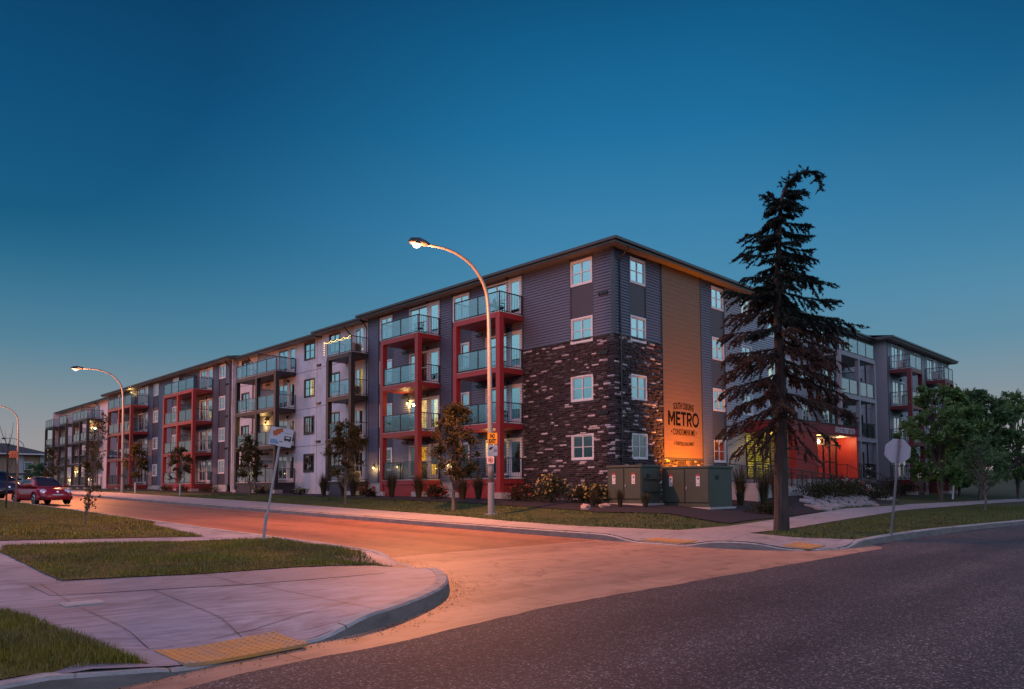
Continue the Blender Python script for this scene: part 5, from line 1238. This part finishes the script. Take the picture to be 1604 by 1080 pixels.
rock('boulder', -5.25,-2.5, (.24,.17,.17), 'boulder', 'pale rounded boulder in the mulch below the cream shrubs', 'rock', None, 1, .08)
rock('boulder', -4.3,-2.75, (.32,.2,.12), 'boulder', 'flat pale stone close to the left utility cabinet', 'rock', None, 2, .06)
# pale flagstones laid on the slope behind the spruce: each stone its own slab
def flagstones():
    rg = random.Random(9); cells = []
    quad = [(8.3,-4.9),(3.2,-8.2),(14.2,-6.9),(15.6,-5.6)]
    # stratified points, then convex shrunken cells
    pts = []
    for i in range(15):
        for j in range(6):
            a = (i+.5+rg.uniform(-.42,.42))/15; b = (j+.5+rg.uniform(-.42,.42))/6
            p = Vector(quad[1]).lerp(Vector(quad[2]), a); q = Vector(quad[0]).lerp(Vector(quad[3]), a); pts.append(p.lerp(q, b))
    k = 0
    for i, p in enumerate(pts):
        near = sorted(pts, key=lambda q: (q-p).length)[1:9]; poly = [p+Vector((-1,-1)), p+Vector((1,-1)), p+Vector((1,1)), p+Vector((-1,1))]
        for q in near:
            m = (p+q)/2; n = (q-p).normalized(); m -= n*rg.uniform(.035,.085); new = []
            for a, b in zip(poly, poly[1:]+poly[:1]):
                da, db = (a-m).dot(n), (b-m).dot(n)
                if da <= 0: new.append(a)
                if da*db < 0: new.append(a+(b-a)*(da/(da-db)))
            poly = new
            if len(poly) < 3: break
        if len(poly) < 3: continue
        if max((a-p).length for a in poly) > .9: continue
        t = rg.uniform(.07,.14); tx, ty = rg.uniform(-.05,.05), rg.uniform(-.05,.05)
        mb = MB(); z = lambda c: lz(c.x, c.y)+.03
        top = [(c.x-p.x, c.y-p.y, z(c)-z(p)+t+tx*(c.x-p.x)+ty*(c.y-p.y)) for c in [p.lerp(c, .93) for c in poly]]; mid = [(c.x-p.x, c.y-p.y, z(c)-z(p)+t-.03) for c in poly]; bot = [(c.x-p.x, c.y-p.y, z(c)-z(p)-.1) for c in poly]
        mb.face(top); n = len(poly)
        for a in range(n): b = (a+1) % n; mb.face([mid[a], mid[b], top[b], top[a]]); mb.face([bot[a], bot[b], mid[b], mid[a]])
        o = mb.build('flagstone', M['flagstone']); o.location = (p.x, p.y, z(p)); tag(o, 'pale flagstone in the slope between spruce trunk and entrance steps', 'paving stone', 'flagstones on the slope'); k += 1
    print('flagstones', k)
flagstones()

# ------------------------------------------------------------------ things on the balconies
ac0 = None
def ac_unit(f, u, o_, z, label, big=True):
    """outdoor unit facing the near end of its balcony (local -y is its fan side)"""
    o = empty('outdoor_unit', f.pt(u, o_, z+.04), 0, label, 'air conditioner', 'outdoor air conditioner units on balconies')
    w, d, h = .84, .34, .66
    s = MB(); s.box(-w/2,w/2,-d/2,d/2,.05,h); s.build('casing', M['ac'], o, bevel=.02)
    s = MB(); s.tube([(.1,-d/2-.012,.36),(.1,-d/2-.004,.36)], .25, 20); g = s.build('fan_grille', M['black'], o)
    s = MB()
    for r in (.08,.15,.22):
        for k in range(20): a, b = 2*math.pi*k/20, 2*math.pi*(k+1)/20; s.bar((.1+r*math.cos(a),-d/2-.02,.36+r*math.sin(a)),(.1+r*math.cos(b),-d/2-.02,.36+r*math.sin(b)), .012)
    s.build('guard_ring', M['ac'], g)
    for q in (-w/2+.05, w/2-.13): s = MB(); s.box(q,q+.08,-d/2,d/2,0,.05); s.build('foot', M['black'], o)
    return o
for k, nm in enumerate(('ground floor','second floor','third floor','top floor')):
    ac_unit(L2a, 21.62, .95, FL[k], f'beige outdoor unit on the {nm} narrow dark framed balcony')
ac_unit(R4, 35.0, .75, FL[3], 'outdoor unit on the top balcony just right of the grey pier'); ac_unit(R4, 44.1, .75, FL[3], 'outdoor unit on the far right end top balcony')
def chair(f, u, o_, z, rz, label, mat='black', h=.86):
    o = empty('patio_chair', f.pt(u, o_, z+.035), rz, label, 'chair', 'patio chairs on balconies')
    s = MB(); s.box(-.24,.24,-.24,.24,.40,.44); s.build('seat', M[mat], o)
    s = MB()
    for k in range(5): s.bar((-.2+k*.1,.22,.46),(-.2+k*.1,.30,h), .03)
    s.bar((-.23,.30,h),(.23,.30,h), .04); s.build('backrest', M[mat], o)
    for sx in (-1,1):
        for sy in (-1,1): s = MB(); s.bar((sx*.21,sy*.21,.4),(sx*.23,sy*.24,0), .032); s.build('leg', M[mat], o)
        s = MB(); s.bar((sx*.24,-.2,.62),(sx*.24,.24,.62), .035); s.bar((sx*.23,-.2,.42),(sx*.24,-.2,.62), .025); s.build('armrest', M[mat], o)
    return o
def table(f, u, o_, z, label, mat='black', w=.62):
    o = empty('patio_table', f.pt(u, o_, z+.035), 0, label, 'table'); s = MB(); s.lathe((0,0,.68), [(.0,0),(w/2,0),(w/2,.03),(0,.03)], 14); s.build('table_top', M[mat], o)
    for k in range(3):
        a = k*2.1; s = MB(); s.tube([(.05*math.cos(a),.05*math.sin(a),.68),(.24*math.cos(a),.24*math.sin(a),0)], .016, 5); s.build('leg', M[mat], o)
    return o
chair(L1, 6.9, 1.0, FL[3], R(60), 'dark patio chair on the top red balcony nearest the stone corner'); table(L1, 7.6, .9, FL[3], 'round dark table on the top red balcony nearest the stone corner', 'black')
chair(L1, 14.0, 1.0, FL[3], R(-50), 'dark patio chair on the second red bay, top floor'); chair(L1, 15.6, 1.0, FL[2], R(110), 'patio chair on the second red bay, third floor', 'trim'); chair(L1, 14.6, .9, FL[1], R(40), 'patio chair before the lit room of the second red bay')
chair(L1, 6.85, .9, FL[1], R(80), 'patio chair on the near red bay, second floor'); chair(L1, 48.4, .9, FL[1], R(40), 'dark chair on the wide red bay, second floor', 'black', .8); chair(L2b, 34.6, .9, FL[0], R(20), 'red chair on the wide dark bay, ground floor', 'maroon'); chair(L2b, 35.9, .9, FL[0], R(-30), 'red chair under the leaning bus stop sign in view', 'maroon')
o = empty('barbecue', L1.pt(13.95, .9, FL[0]+.035), R(-90), 'covered dark barbecue on the ground floor of the second red bay', 'barbecue')
s = MB(); s.box(-.3,.3,-.24,.24,.1,.72); s.build('cart', M['black'], o, bevel=.02); s = MB(); s.tube([(-.36,0,.86),(-.34,0,.86),(.34,0,.86),(.36,0,.86)], [.2,.26,.26,.2], 12); s.build('lid', M['trim'], o, smooth=True); s = MB(); s.box(-.75,-.37,-.2,.2,.74,.78); s.build('side_shelf', M['black'], o)
def planter(f, u, o_, z, label, seed):
    o = empty('potted_plant', f.pt(u, o_, z+.035), 0, label, 'potted plant', 'potted plants on balconies'); s = MB(); s.lathe((0,0,0), [(.14,0),(.2,.36),(.21,.38),(.17,.38)], 12); s.build('pot', M['conc'], o)
    V, F = shrub_mesh(seed, .75, .75, 320, .1, 'leaf_green'); V = V+np.array([0,0,.34]); npmesh('foliage', V, F, M['leaf_green'], o)
planter(L1, 15.0, 1.2, FL[1], 'leafy potted plant before the lit room on second red bay', 3); planter(L1, 16.2, 1.3, FL[1], 'potted plant at the left end of second red bay', 4); planter(L4, 96.6, 1.2, FL[1], 'potted plant on a dark framed far balcony', 5)
# string lights along the top narrow balcony rail
s = MB(); z = FL[3]+1.12; q = L2a; pth = []
for k in range(41):
    t = k/40; u = 21.3+3.35*t; pth.append(q.pt(u, 1.53, z-.10*abs(math.sin(t*math.pi*4))))
for k in range(13): t = k/12; pth.append(q.pt(24.68, 1.53, z-.95*t))
s.tube(pth, .006, 4); sl = s.build('string_lights', M['black']); tag(sl, 'warm string lights draped on the top narrow balcony rail', 'string lights')
s = MB()
for p in pth[::2]: s.tube([(p[0]-.02,p[1],p[2]-.05),(p[0]-.02,p[1],p[2]-.01)], [.022,.014], 6)
s.build('bulb', M['bulb'], sl)

# ------------------------------------------------------------------ parked cars
M['car_red'] = pmat('car_paint_red', (.32,.012,.024,1), .22, .05); M['car_blue'] = pmat('car_paint_navy', (.018,.020,.045,1), .2, .05)
M['tyre'] = pmat('tyre', (.018,.018,.018,1), .85, .1); M['rim'] = pmat('rim', (.45,.45,.47,1), .3, .1, metal=.8); M['car_glass'] = glassmat('car_glass', .06, (.85,.95,1,1), (.10,.12,.14,1), top=.35)
M['chrome'] = pmat('chrome', (.7,.7,.72,1), .15, .05, metal=1); M['headlamp'] = glassmat('headlamp_glass', .35, (1,1,1,1), (.8,.85,.9,1)); M['reflector'] = pmat('reflector', (.75,.76,.8,1), .3, .1, metal=.6)
def car(name, loc, rz, paint, prm, label):
    """local +x is the front"""
    o = empty(name, loc, rz, label, 'car', 'cars parked along the side street')
    Ls = prm['lower']; rows = []
    for x, w, zb, zt in Ls:
        r = []
        for k in range(13):
            a = math.pi*k/12; c, s_ = math.cos(a), math.sin(a)
            yy = w*math.copysign(abs(c)**.38, c); zz = zb+(zt-zb)*(abs(s_)**.55 if True else s_)
            r.append((x, yy, zz))
        rows.append(r)
    mb = MB()
    def loft(mb, rows):
        n0 = len(mb.v)
        for r in rows: mb.v += r
        k = len(rows[0])
        for i in range(len(rows)-1):
            for j in range(k-1): mb.f.append((n0+i*k+j, n0+i*k+j+1, n0+(i+1)*k+j+1, n0+(i+1)*k+j)); mb.mi.append(0)
            mb.f.append((n0+i*k+k-1, n0+i*k, n0+(i+1)*k, n0+(i+1)*k+k-1)); mb.mi.append(0)
        mb.f.append(tuple(n0+j for j in range(k))); mb.mi.append(0); e = n0+(len(rows)-1)*k; mb.f.append(tuple(e+j for j in reversed(range(k)))); mb.mi.append(0)
    loft(mb, rows)
    # swelling wings over the wheels
    for wx in prm['axles']:
        for sy in (-1, 1):
            R_ = prm['wr']+.09; yo = prm['w']*.5; rws = []
            for k in range(13):
                a = R(-8)+R(196)*k/12; cx, cz = wx+math.cos(a)*R_, prm['wr']+math.sin(a)*R_
                rws.append([(wx+math.cos(a)*(R_+.02), sy*(yo-.34), prm['wr']+math.sin(a)*(R_+.10)), (wx+math.cos(a)*(R_+.03), sy*(yo-.10), prm['wr']+math.sin(a)*(R_+.08)), (wx+math.cos(a)*(R_-.0), sy*(yo+.0), prm['wr']+math.sin(a)*(R_-.0)), (wx+math.cos(a)*(R_-.05), sy*(yo-.02), prm['wr']+math.sin(a)*(R_-.05))])
            for a, b in zip(rws[:-1], rws[1:]):
                for j in range(3): mb.face([a[j], a[j+1], b[j+1], b[j]])
    Cs = prm['cabin']; crow = []
    for x, w0, w1, z0, z1 in Cs:
        r = []
        for k in range(13):
            t = k/12; a = math.pi*t; c, s_ = math.cos(a), math.sin(a)
            zz = z0+(z1-z0)*abs(s_)**.62; w = w0+(w1-w0)*((zz-z0)/max(z1-z0, .01))
            r.append((x, w*math.copysign(abs(c)**.45, c), zz))
        crow.append(r)
    loft(mb, crow)
    mb.build('body', M[paint], o, smooth=True)
    def glass(nm, i0, i1, j0, j1):
        g = MB(); G = []
        for i in range(i0, i1+1):
            G.append([Vector(crow[i][j]) for j in range(j0, j1+1)])
        cen = Vector((0,0,.7))
        for i in range(len(G)-1):
            for j in range(len(G[0])-1):
                q = [G[i][j], G[i][j+1], G[i+1][j+1], G[i+1][j]]; nn = (q[2]-q[0]).cross(q[3]-q[1])
                if nn.length < 1e-6: continue
                nn.normalize(); c = sum(q, Vector())/4
                if nn.dot(c-Vector((c.x*.7, 0, .6))) < 0: nn = -nn
                g.face([p+nn*.012 for p in q])
        g.build(nm, M['car_glass'], o, smooth=True)
    for nm, i0, i1, j0, j1 in prm['glass']: glass(nm, i0, i1, j0, j1)
    for wx in prm['axles']:
        for sy in (-1, 1):
            yo = prm['w']*.5-.02; t = MB(); t.tube([(wx,sy*(yo-.20),prm['wr']),(wx,sy*(yo-.18),prm['wr']),(wx,sy*(yo-.02),prm['wr']),(wx,sy*yo,prm['wr'])], [prm['wr']-.03,prm['wr'],prm['wr'],prm['wr']-.03], 22); wh = t.build('wheel', M['tyre'], o)
            q = MB(); q.tube([(wx,sy*(yo+.001),prm['wr']),(wx,sy*(yo+.012),prm['wr'])], [prm['wr']*.66,prm['wr']*.6], 18); q.build('rim', M['rim'], wh)
            q = MB()
            for k in range(5): a = 2*math.pi*(k+.5)/5; q.bar((wx+math.cos(a)*.08,sy*(yo+.013),prm['wr']+math.sin(a)*.08),(wx+math.cos(a)*prm['wr']*.5,sy*(yo+.013),prm['wr']+math.sin(a)*prm['wr']*.5), .07, .004)
            q.build('rim_slot', M['tyre'], wh)
    for sy in (-1, 1):
        hx, hy, hz, hr = prm['head']; t = MB(); t.lathe((0,0,0), [(.01,-.05),(hr,0),(hr*.92,.03),(hr*.6,.06),(.01,.075)], 16)
        t.xf(Matrix.Translation((hx, sy*hy, hz)) @ Matrix.Rotation(R(62), 4, 'Y') @ Matrix.Rotation(0, 4, 'X')); h = t.build('headlight', M['reflector'], o, smooth=True)
        q = MB(); q.box(.45-.02,.45+.08, sy*(prm['w']/2-.02), sy*(prm['w']/2-.02)+sy*.2, .98, 1.11) if sy > 0 else q.box(.43,.53, -prm['w']/2-.18, -prm['w']/2+.02, .98, 1.11)
        q.xf(Matrix.Translation((prm['mirror'],0,prm.get('mz',0)))); q.build('mirror', M[paint], o, bevel=.03)
    fx = prm['front']
    q = MB(); q.box(fx-.25, fx-.02, -.52, .52, .30, .40); q.box(fx-.22, fx-.03, -.75,-.6, .34,.44); q.box(fx-.22, fx-.03, .6,.75, .34,.44); q.build('grille', M['black'], o)
    q = MB(); q.box(fx-.02, fx+.012, -.26, .26, .44, .58); q.build('licence_plate', M['sign_white'], o)
    q = MB(); q.xf(Matrix()); q.lathe((0,0,0), [(.055,0),(.06,.01),(.045,.014)], 14); q.xf(Matrix.Translation((fx-.05,0,.70)) @ Matrix.Rotation(R(72), 4, 'Y')); q.build('badge', M['chrome'], o)
    if prm.get('rail'):
        for sy in (-1, 1): q = MB(); q.bar((-1.6,sy*.55,1.63),(.2,sy*.58,1.66), .035); q.build('roof_rail', M['black'], o)
    return o
BEETLE = dict(w=1.80, wr=.325, axles=(1.28,-1.26), head=(1.83,.60,.72,.17), mirror=.12, front=2.10,
  lower=[(-2.13,.52,.42,.58),(-2.05,.68,.30,.76),(-1.8,.80,.26,.93),(-1.3,.83,.24,1.0),(-.6,.84,.23,1.0),(.2,.84,.23,1.0),(.9,.82,.23,.99),(1.3,.78,.24,.94),(1.65,.74,.25,.86),(1.92,.68,.26,.74),(2.06,.62,.28,.62),(2.12,.54,.34,.50)],
  cabin=[(-1.85,.50,.3,.86,.92),(-1.6,.66,.42,.9,1.14),(-1.25,.72,.50,.93,1.36),(-.8,.76,.54,.95,1.50),(-.25,.78,.56,.96,1.55),(.2,.78,.57,.96,1.52),(.52,.78,.59,.96,1.42),(.78,.77,.62,.96,1.23),(.98,.74,.64,.95,1.0)],
  glass=[('windscreen',5,8,3,9),('side_window',2,5,1,2),('side_window',2,5,10,11),('rear_window',0,3,4,8)])
SUV = dict(w=1.90, wr=.36, axles=(1.40,-1.38), head=(2.02,.66,.80,.14), mirror=.25, mz=.12, front=2.28, rail=True,
  lower=[(-2.3,.70,.42,.9),(-2.2,.84,.34,1.06),(-1.5,.90,.30,1.12),(-.4,.91,.29,1.12),(.8,.90,.29,1.10),(1.3,.88,.30,1.06),(1.8,.84,.31,.98),(2.12,.78,.33,.86),(2.26,.70,.36,.66),(2.31,.62,.4,.54)],
  cabin=[(-2.2,.72,.6,1.05,1.12),(-2.0,.80,.62,1.06,1.45),(-1.6,.82,.64,1.08,1.62),(-.8,.84,.66,1.08,1.68),(-.1,.84,.66,1.08,1.67),(.35,.84,.66,1.08,1.58),(.75,.83,.68,1.08,1.36),(1.15,.80,.70,1.06,1.12)],
  glass=[('windscreen',4,7,3,9),('side_window',1,5,1,2),('side_window',1,5,10,11)])
cz = lambda x, y: float(roadz(x, y))+.002
car('beetle_car', (-17.95, 26.2, cz(-17.95,26.2)), R(-90+9), 'car_red', BEETLE, 'rounded red two door car parked facing the camera at left')
car('dark_car', (-19.25, 31.6, lz(-19.25,31.6)+.03), R(-90+9), 'car_blue', SUV, 'dark navy car behind the red car, cut by the left edge')

# ------------------------------------------------------------------ distant house beyond the road end
H = empty('distant_house', (2.2,151,lz(2.2,150)-.6), 0, 'distant tan two storey house with dark hipped roof at the left edge', 'house')
M['house_wall'] = pmat('house_wall', (.34,.22,.15,1), .8, .1, 1); M['house_light'] = pmat('house_light', (.42,.42,.44,1), .8, .1, 1)
s = MB(); s.box(-30,6,0,12,-1,7.6); s.build('wall', M['house_wall'], H)
s = MB(); s.box(-14,-4.5,-.3,-.01,-1,7.58); s.box(1.2,2.4,-.25,-.01,-1,7.58); s.box(5.2,6.25,-.3,-.02,-1,7.58); s.build('wall_panel', M['house_light'], H)
s = MB(); s.hexa([(-31.2,-1.4,7.6),(7.4,-1.4,7.6),(7.4,13.4,7.6),(-31.2,13.4,7.6),(-24,5.9,9.9),(.5,5.9,9.9),(.5,6.1,9.9),(-24,6.1,9.9)]); s.build('roof', M['roof'], H)
s = MB(); s.box(-31.3,7.5,-1.5,-1.401,7.4,7.62); s.build('gutter', M['white'], H)
s = MB(); s.box(-3,5,-.5,-.26,3.5,3.75); s.build('band', M['trim'], H)
for x, z in ((-11,4.6),(-7,4.6),(-2.5,4.6),(3.2,4.4),(-11,.8),(-2.5,.8),(3.2,.8)):
    s = MB(); s.box(x-.7,x+.7,-.42,-.3,z,z+1.6); w = s.build('window', M['white'], H); s = MB(); s.box(x-.6,x+.6,-.44,-.421,z+.1,z+1.5); s.build('pane', M['pane'], w)

# ------------------------------------------------------------------ lamps that are lit
def plight(name, loc, w, col, rad, cone=None, aim=None):
    d = bpy.data.lights.new(name, 'SPOT' if cone else 'POINT'); d.energy = w; d.color = col; d.shadow_soft_size = rad
    o = link(name, d); o.location = loc
    if cone:
        d.spot_size = cone; d.spot_blend = .95 if cone > R(160) else .6; o.rotation_euler = (Vector(aim)-Vector(loc)).to_track_quat('-Z', 'Y').to_euler()
    return o
HPS = (1., .30, .10)
for i, h in enumerate(HEADS): plight('street_lamp_light', (h[0], h[1], h[2]-.25), 2300, HPS, .16); plight('street_lamp_light', h, 7600, HPS, .16, R(165), (h[0]-1.2, h[1]-1.2, h[2]-8))
for loc, w, col, r in LAMPS: plight('porch_light', loc, w, col, r)
plight('sign_light', (5.4,-2.45,lz(5.4,-2.6)+.48), 3400, (1,.24,.0), .08, R(98), (5.75,0.,3.5))

# ------------------------------------------------------------------ sky: dusk, the sun already down behind the street corner
W = bpy.data.worlds.new('World'); S.world = W; W.use_nodes = True
nt = W.node_tree; nt.nodes.clear(); L = nt.links.new
out = nt.nodes.new('ShaderNodeOutputWorld'); bg = nt.nodes.new('ShaderNodeBackground'); L(bg.outputs[0], out.inputs[0])
tc = nt.nodes.new('ShaderNodeTexCoord'); nv = N(nt, 'VectorMath', operation='NORMALIZE'); L(tc.outputs['Generated'], nv.inputs[0])
sx = N(nt, 'SeparateXYZ'); L(nv.outputs[0], sx.inputs[0])
def k(c, s=1.): return sc(lin(*c), s)
def elev(stops): return ramp(nt, [(max(0, math.sin(R(e))), k(c, s)) for e, c, s in stops])
away = elev([(0,(158,146,148),1),(3,(152,150,152),1),(6,(132,147,156),1),(10,(94,140,164),1),(15,(72,135,170),1),(20,(53,126,169),1),(26,(26,110,157),1),(32,(10,92,138),1),(38,(3,66,108),1),(45,(5,52,88),1),(60,(92,84,130),1),(90,(104,90,140),1)])
behind = elev([(0,(44,50,62),1.),(4,(70,78,94),1.),(8,(140,156,182),1.),(16,(150,168,200),1.),(30,(150,140,190),1.),(50,(142,122,172),1.),(90,(104,90,140),1.)])
side = elev([(0,(40,50,58),1.),(3.5,(62,80,90),1.),(6,(116,166,184),1.),(12,(142,194,214),1.),(20,(150,196,224),1.1),(32,(165,165,215),1.3),(50,(150,130,180),1.2),(90,(104,90,140),1)])
for r in (away, behind, side): L(sx.outputs['Z'], r.inputs[0])  # mauve in the sky above and behind the view is added fill
fd = N(nt, 'VectorMath', operation='DOT_PRODUCT'); fd.inputs[1].default_value = (.699,.7145,0); L(nv.outputs[0], fd.inputs[0])
def srange(a, b):
    m = N(nt, 'MapRange', interpolation_type='SMOOTHSTEP'); m.inputs['From Min'].default_value = a; m.inputs['From Max'].default_value = b; L(fd.outputs['Value'], m.inputs[0]); return m
m1 = srange(.50, .02); m2 = srange(.0, -.75)
rd = N(nt, 'VectorMath', operation='DOT_PRODUCT'); rd.inputs[1].default_value = (.7145,-.699,0); L(nv.outputs[0], rd.inputs[0])
lf = N(nt, 'MapRange', interpolation_type='SMOOTHSTEP'); lf.inputs['From Min'].default_value = .12; lf.inputs['From Max'].default_value = -.62; L(rd.outputs['Value'], lf.inputs[0])
rf = N(nt, 'MapRange', interpolation_type='SMOOTHSTEP'); rf.inputs['From Min'].default_value = .2; rf.inputs['From Max'].default_value = .7; L(rd.outputs['Value'], rf.inputs[0])
dl = N(nt, 'MixRGB', blend_type='MULTIPLY'); dl.inputs[2].default_value = (.12,.46,.54,1); lo = N(nt, 'MapRange', interpolation_type='SMOOTHSTEP'); lo.inputs['From Min'].default_value = .03; lo.inputs['From Max'].default_value = .34; L(sx.outputs['Z'], lo.inputs[0])
lh = N(nt, 'MapRange'); lh.inputs['From Min'].default_value = .2; lh.inputs['From Max'].default_value = .48; lh.inputs['To Min'].default_value = .8; lh.inputs['To Max'].default_value = 1.5; L(sx.outputs['Z'], lh.inputs[0])
l2 = N(nt, 'Math', operation='MULTIPLY'); L(lf.outputs[0], l2.inputs[0]); L(lo.outputs[0], l2.inputs[1])
l3 = N(nt, 'Math', operation='MULTIPLY', use_clamp=True); L(l2.outputs[0], l3.inputs[0]); L(lh.outputs[0], l3.inputs[1]); L(l3.outputs[0], dl.inputs[0]); L(away.outputs[0], dl.inputs[1])
hi = N(nt, 'MapRange'); hi.inputs['From Min'].default_value = .22; hi.inputs['From Max'].default_value = .5; L(sx.outputs['Z'], hi.inputs[0])
hm = N(nt, 'Math', operation='MULTIPLY'); L(hi.outputs[0], hm.inputs[0]); L(rf.outputs[0], hm.inputs[1])
dr = N(nt, 'MixRGB', blend_type='MULTIPLY'); dr.inputs[2].default_value = (.10,.45,.54,1); L(hm.outputs[0], dr.inputs[0]); L(dl.outputs[0], dr.inputs[1])
x1 = N(nt, 'MixRGB'); L(m1.outputs[0], x1.inputs[0]); L(dr.outputs[0], x1.inputs[1]); L(side.outputs[0], x1.inputs[2])
x2 = N(nt, 'MixRGB'); L(m2.outputs[0], x2.inputs[0]); L(x1.outputs[0], x2.inputs[1]); L(behind.outputs[0], x2.inputs[2])
# lilac glow added to the unseen sky to brighten the street facade
gr = ramp(nt, [(0,(0,0,0,1)),(math.sin(R(5)),(.01,.015,.02,1)),(math.sin(R(8)),(.08,.14,.18,1)),(math.sin(R(18)),(.12,.20,.26,1)),(math.sin(R(29)),(.95,.84,1.16,1)),(math.sin(R(45)),(.80,.70,1.0,1)),(math.sin(R(66)),(.12,.10,.15,1)),(1,(0,0,0,1))]); L(sx.outputs['Z'], gr.inputs[0])
gd = N(nt, 'VectorMath', operation='DOT_PRODUCT'); gd.inputs[1].default_value = (-.95,.30,0); L(nv.outputs[0], gd.inputs[0])
gm = N(nt, 'MapRange', interpolation_type='SMOOTHSTEP'); gm.inputs['From Min'].default_value = .22; gm.inputs['From Max'].default_value = .8; L(gd.outputs['Value'], gm.inputs[0])
x3 = N(nt, 'MixRGB', blend_type='ADD'); L(gm.outputs[0], x3.inputs[0]); L(x2.outputs[0], x3.inputs[1]); L(gr.outputs[0], x3.inputs[2]); x2 = x3
# cool glow added to the unseen sky, standing in for a white lamp
cr = ramp(nt, [(0,(0,0,0,1)),(math.sin(R(5)),(.05,.07,.08,1)),(math.sin(R(14)),(.18,.27,.32,1)),(math.sin(R(40)),(.30,.46,.56,1)),(math.sin(R(62)),(.05,.08,.1,1)),(1,(0,0,0,1))]); L(sx.outputs['Z'], cr.inputs[0])
cdp = N(nt, 'VectorMath', operation='DOT_PRODUCT'); cdp.inputs[1].default_value = (.45,-.89,0); L(nv.outputs[0], cdp.inputs[0])
cm = N(nt, 'MapRange', interpolation_type='SMOOTHSTEP'); cm.inputs['From Min'].default_value = .36; cm.inputs['From Max'].default_value = .8; L(cdp.outputs['Value'], cm.inputs[0])
x4 = N(nt, 'MixRGB', blend_type='ADD'); L(cm.outputs[0], x4.inputs[0]); L(x2.outputs[0], x4.inputs[1]); L(cr.outputs[0], x4.inputs[2]); x2 = x4
# the physical sky with the sun just under the horizon adds its own faint glow
sky = N(nt, 'TexSky', sky_type='NISHITA'); sky.sun_disc = False; sky.sun_elevation = R(-1.5); sky.sun_rotation = R(225)
ad = N(nt, 'MixRGB', blend_type='ADD'); ad.inputs[0].default_value = .02; L(x2.outputs[0], ad.inputs[1]); L(sky.outputs[0], ad.inputs[2])
L(ad.outputs[0], bg.inputs[0]); bg.inputs[1].default_value = 1.

# ------------------------------------------------------------------ camera and render settings
cd = bpy.data.cameras.new('camera'); cam = link('camera', cd); S.camera = cam
f0 = Vector((.699,.7145,0)).normalized(); r0 = Vector((f0.y,-f0.x,0)); u0 = Vector((0,0,1)); th, ro = R(2.87), R(.27)
f = f0*math.cos(th)+u0*math.sin(th); u = u0*math.cos(th)-f0*math.sin(th)
r_ = r0*math.cos(ro)-u*math.sin(ro); u = u*math.cos(ro)+r0*math.sin(ro)
m = Matrix((r_, u, -f)).transposed().to_4x4(); m.translation = (-27.8,-21.4,1.5); cam.matrix_world = m
cd.sensor_fit = 'HORIZONTAL'; cd.sensor_width = 36; cd.lens = 36*1147/1604; cd.shift_y = (705-540)/1604; cd.clip_end = 2000; cd.clip_start = .1
S.view_settings.view_transform = 'Standard'; S.view_settings.look = 'None'; S.view_settings.exposure = 0; S.view_settings.gamma = 1
try:
    S.cycles.use_denoising = True; S.cycles.denoiser = 'OPENIMAGEDENOISE'; S.cycles.denoising_input_passes = 'RGB_ALBEDO_NORMAL'
except Exception as e: print('denoise', e)
S.cycles.sample_clamp_indirect = 4; S.cycles.max_bounces = 7; S.cycles.transparent_max_bounces = 12; S.cycles.caustics_reflective = False; S.cycles.caustics_refractive = False
print('objects', len(bpy.data.objects))
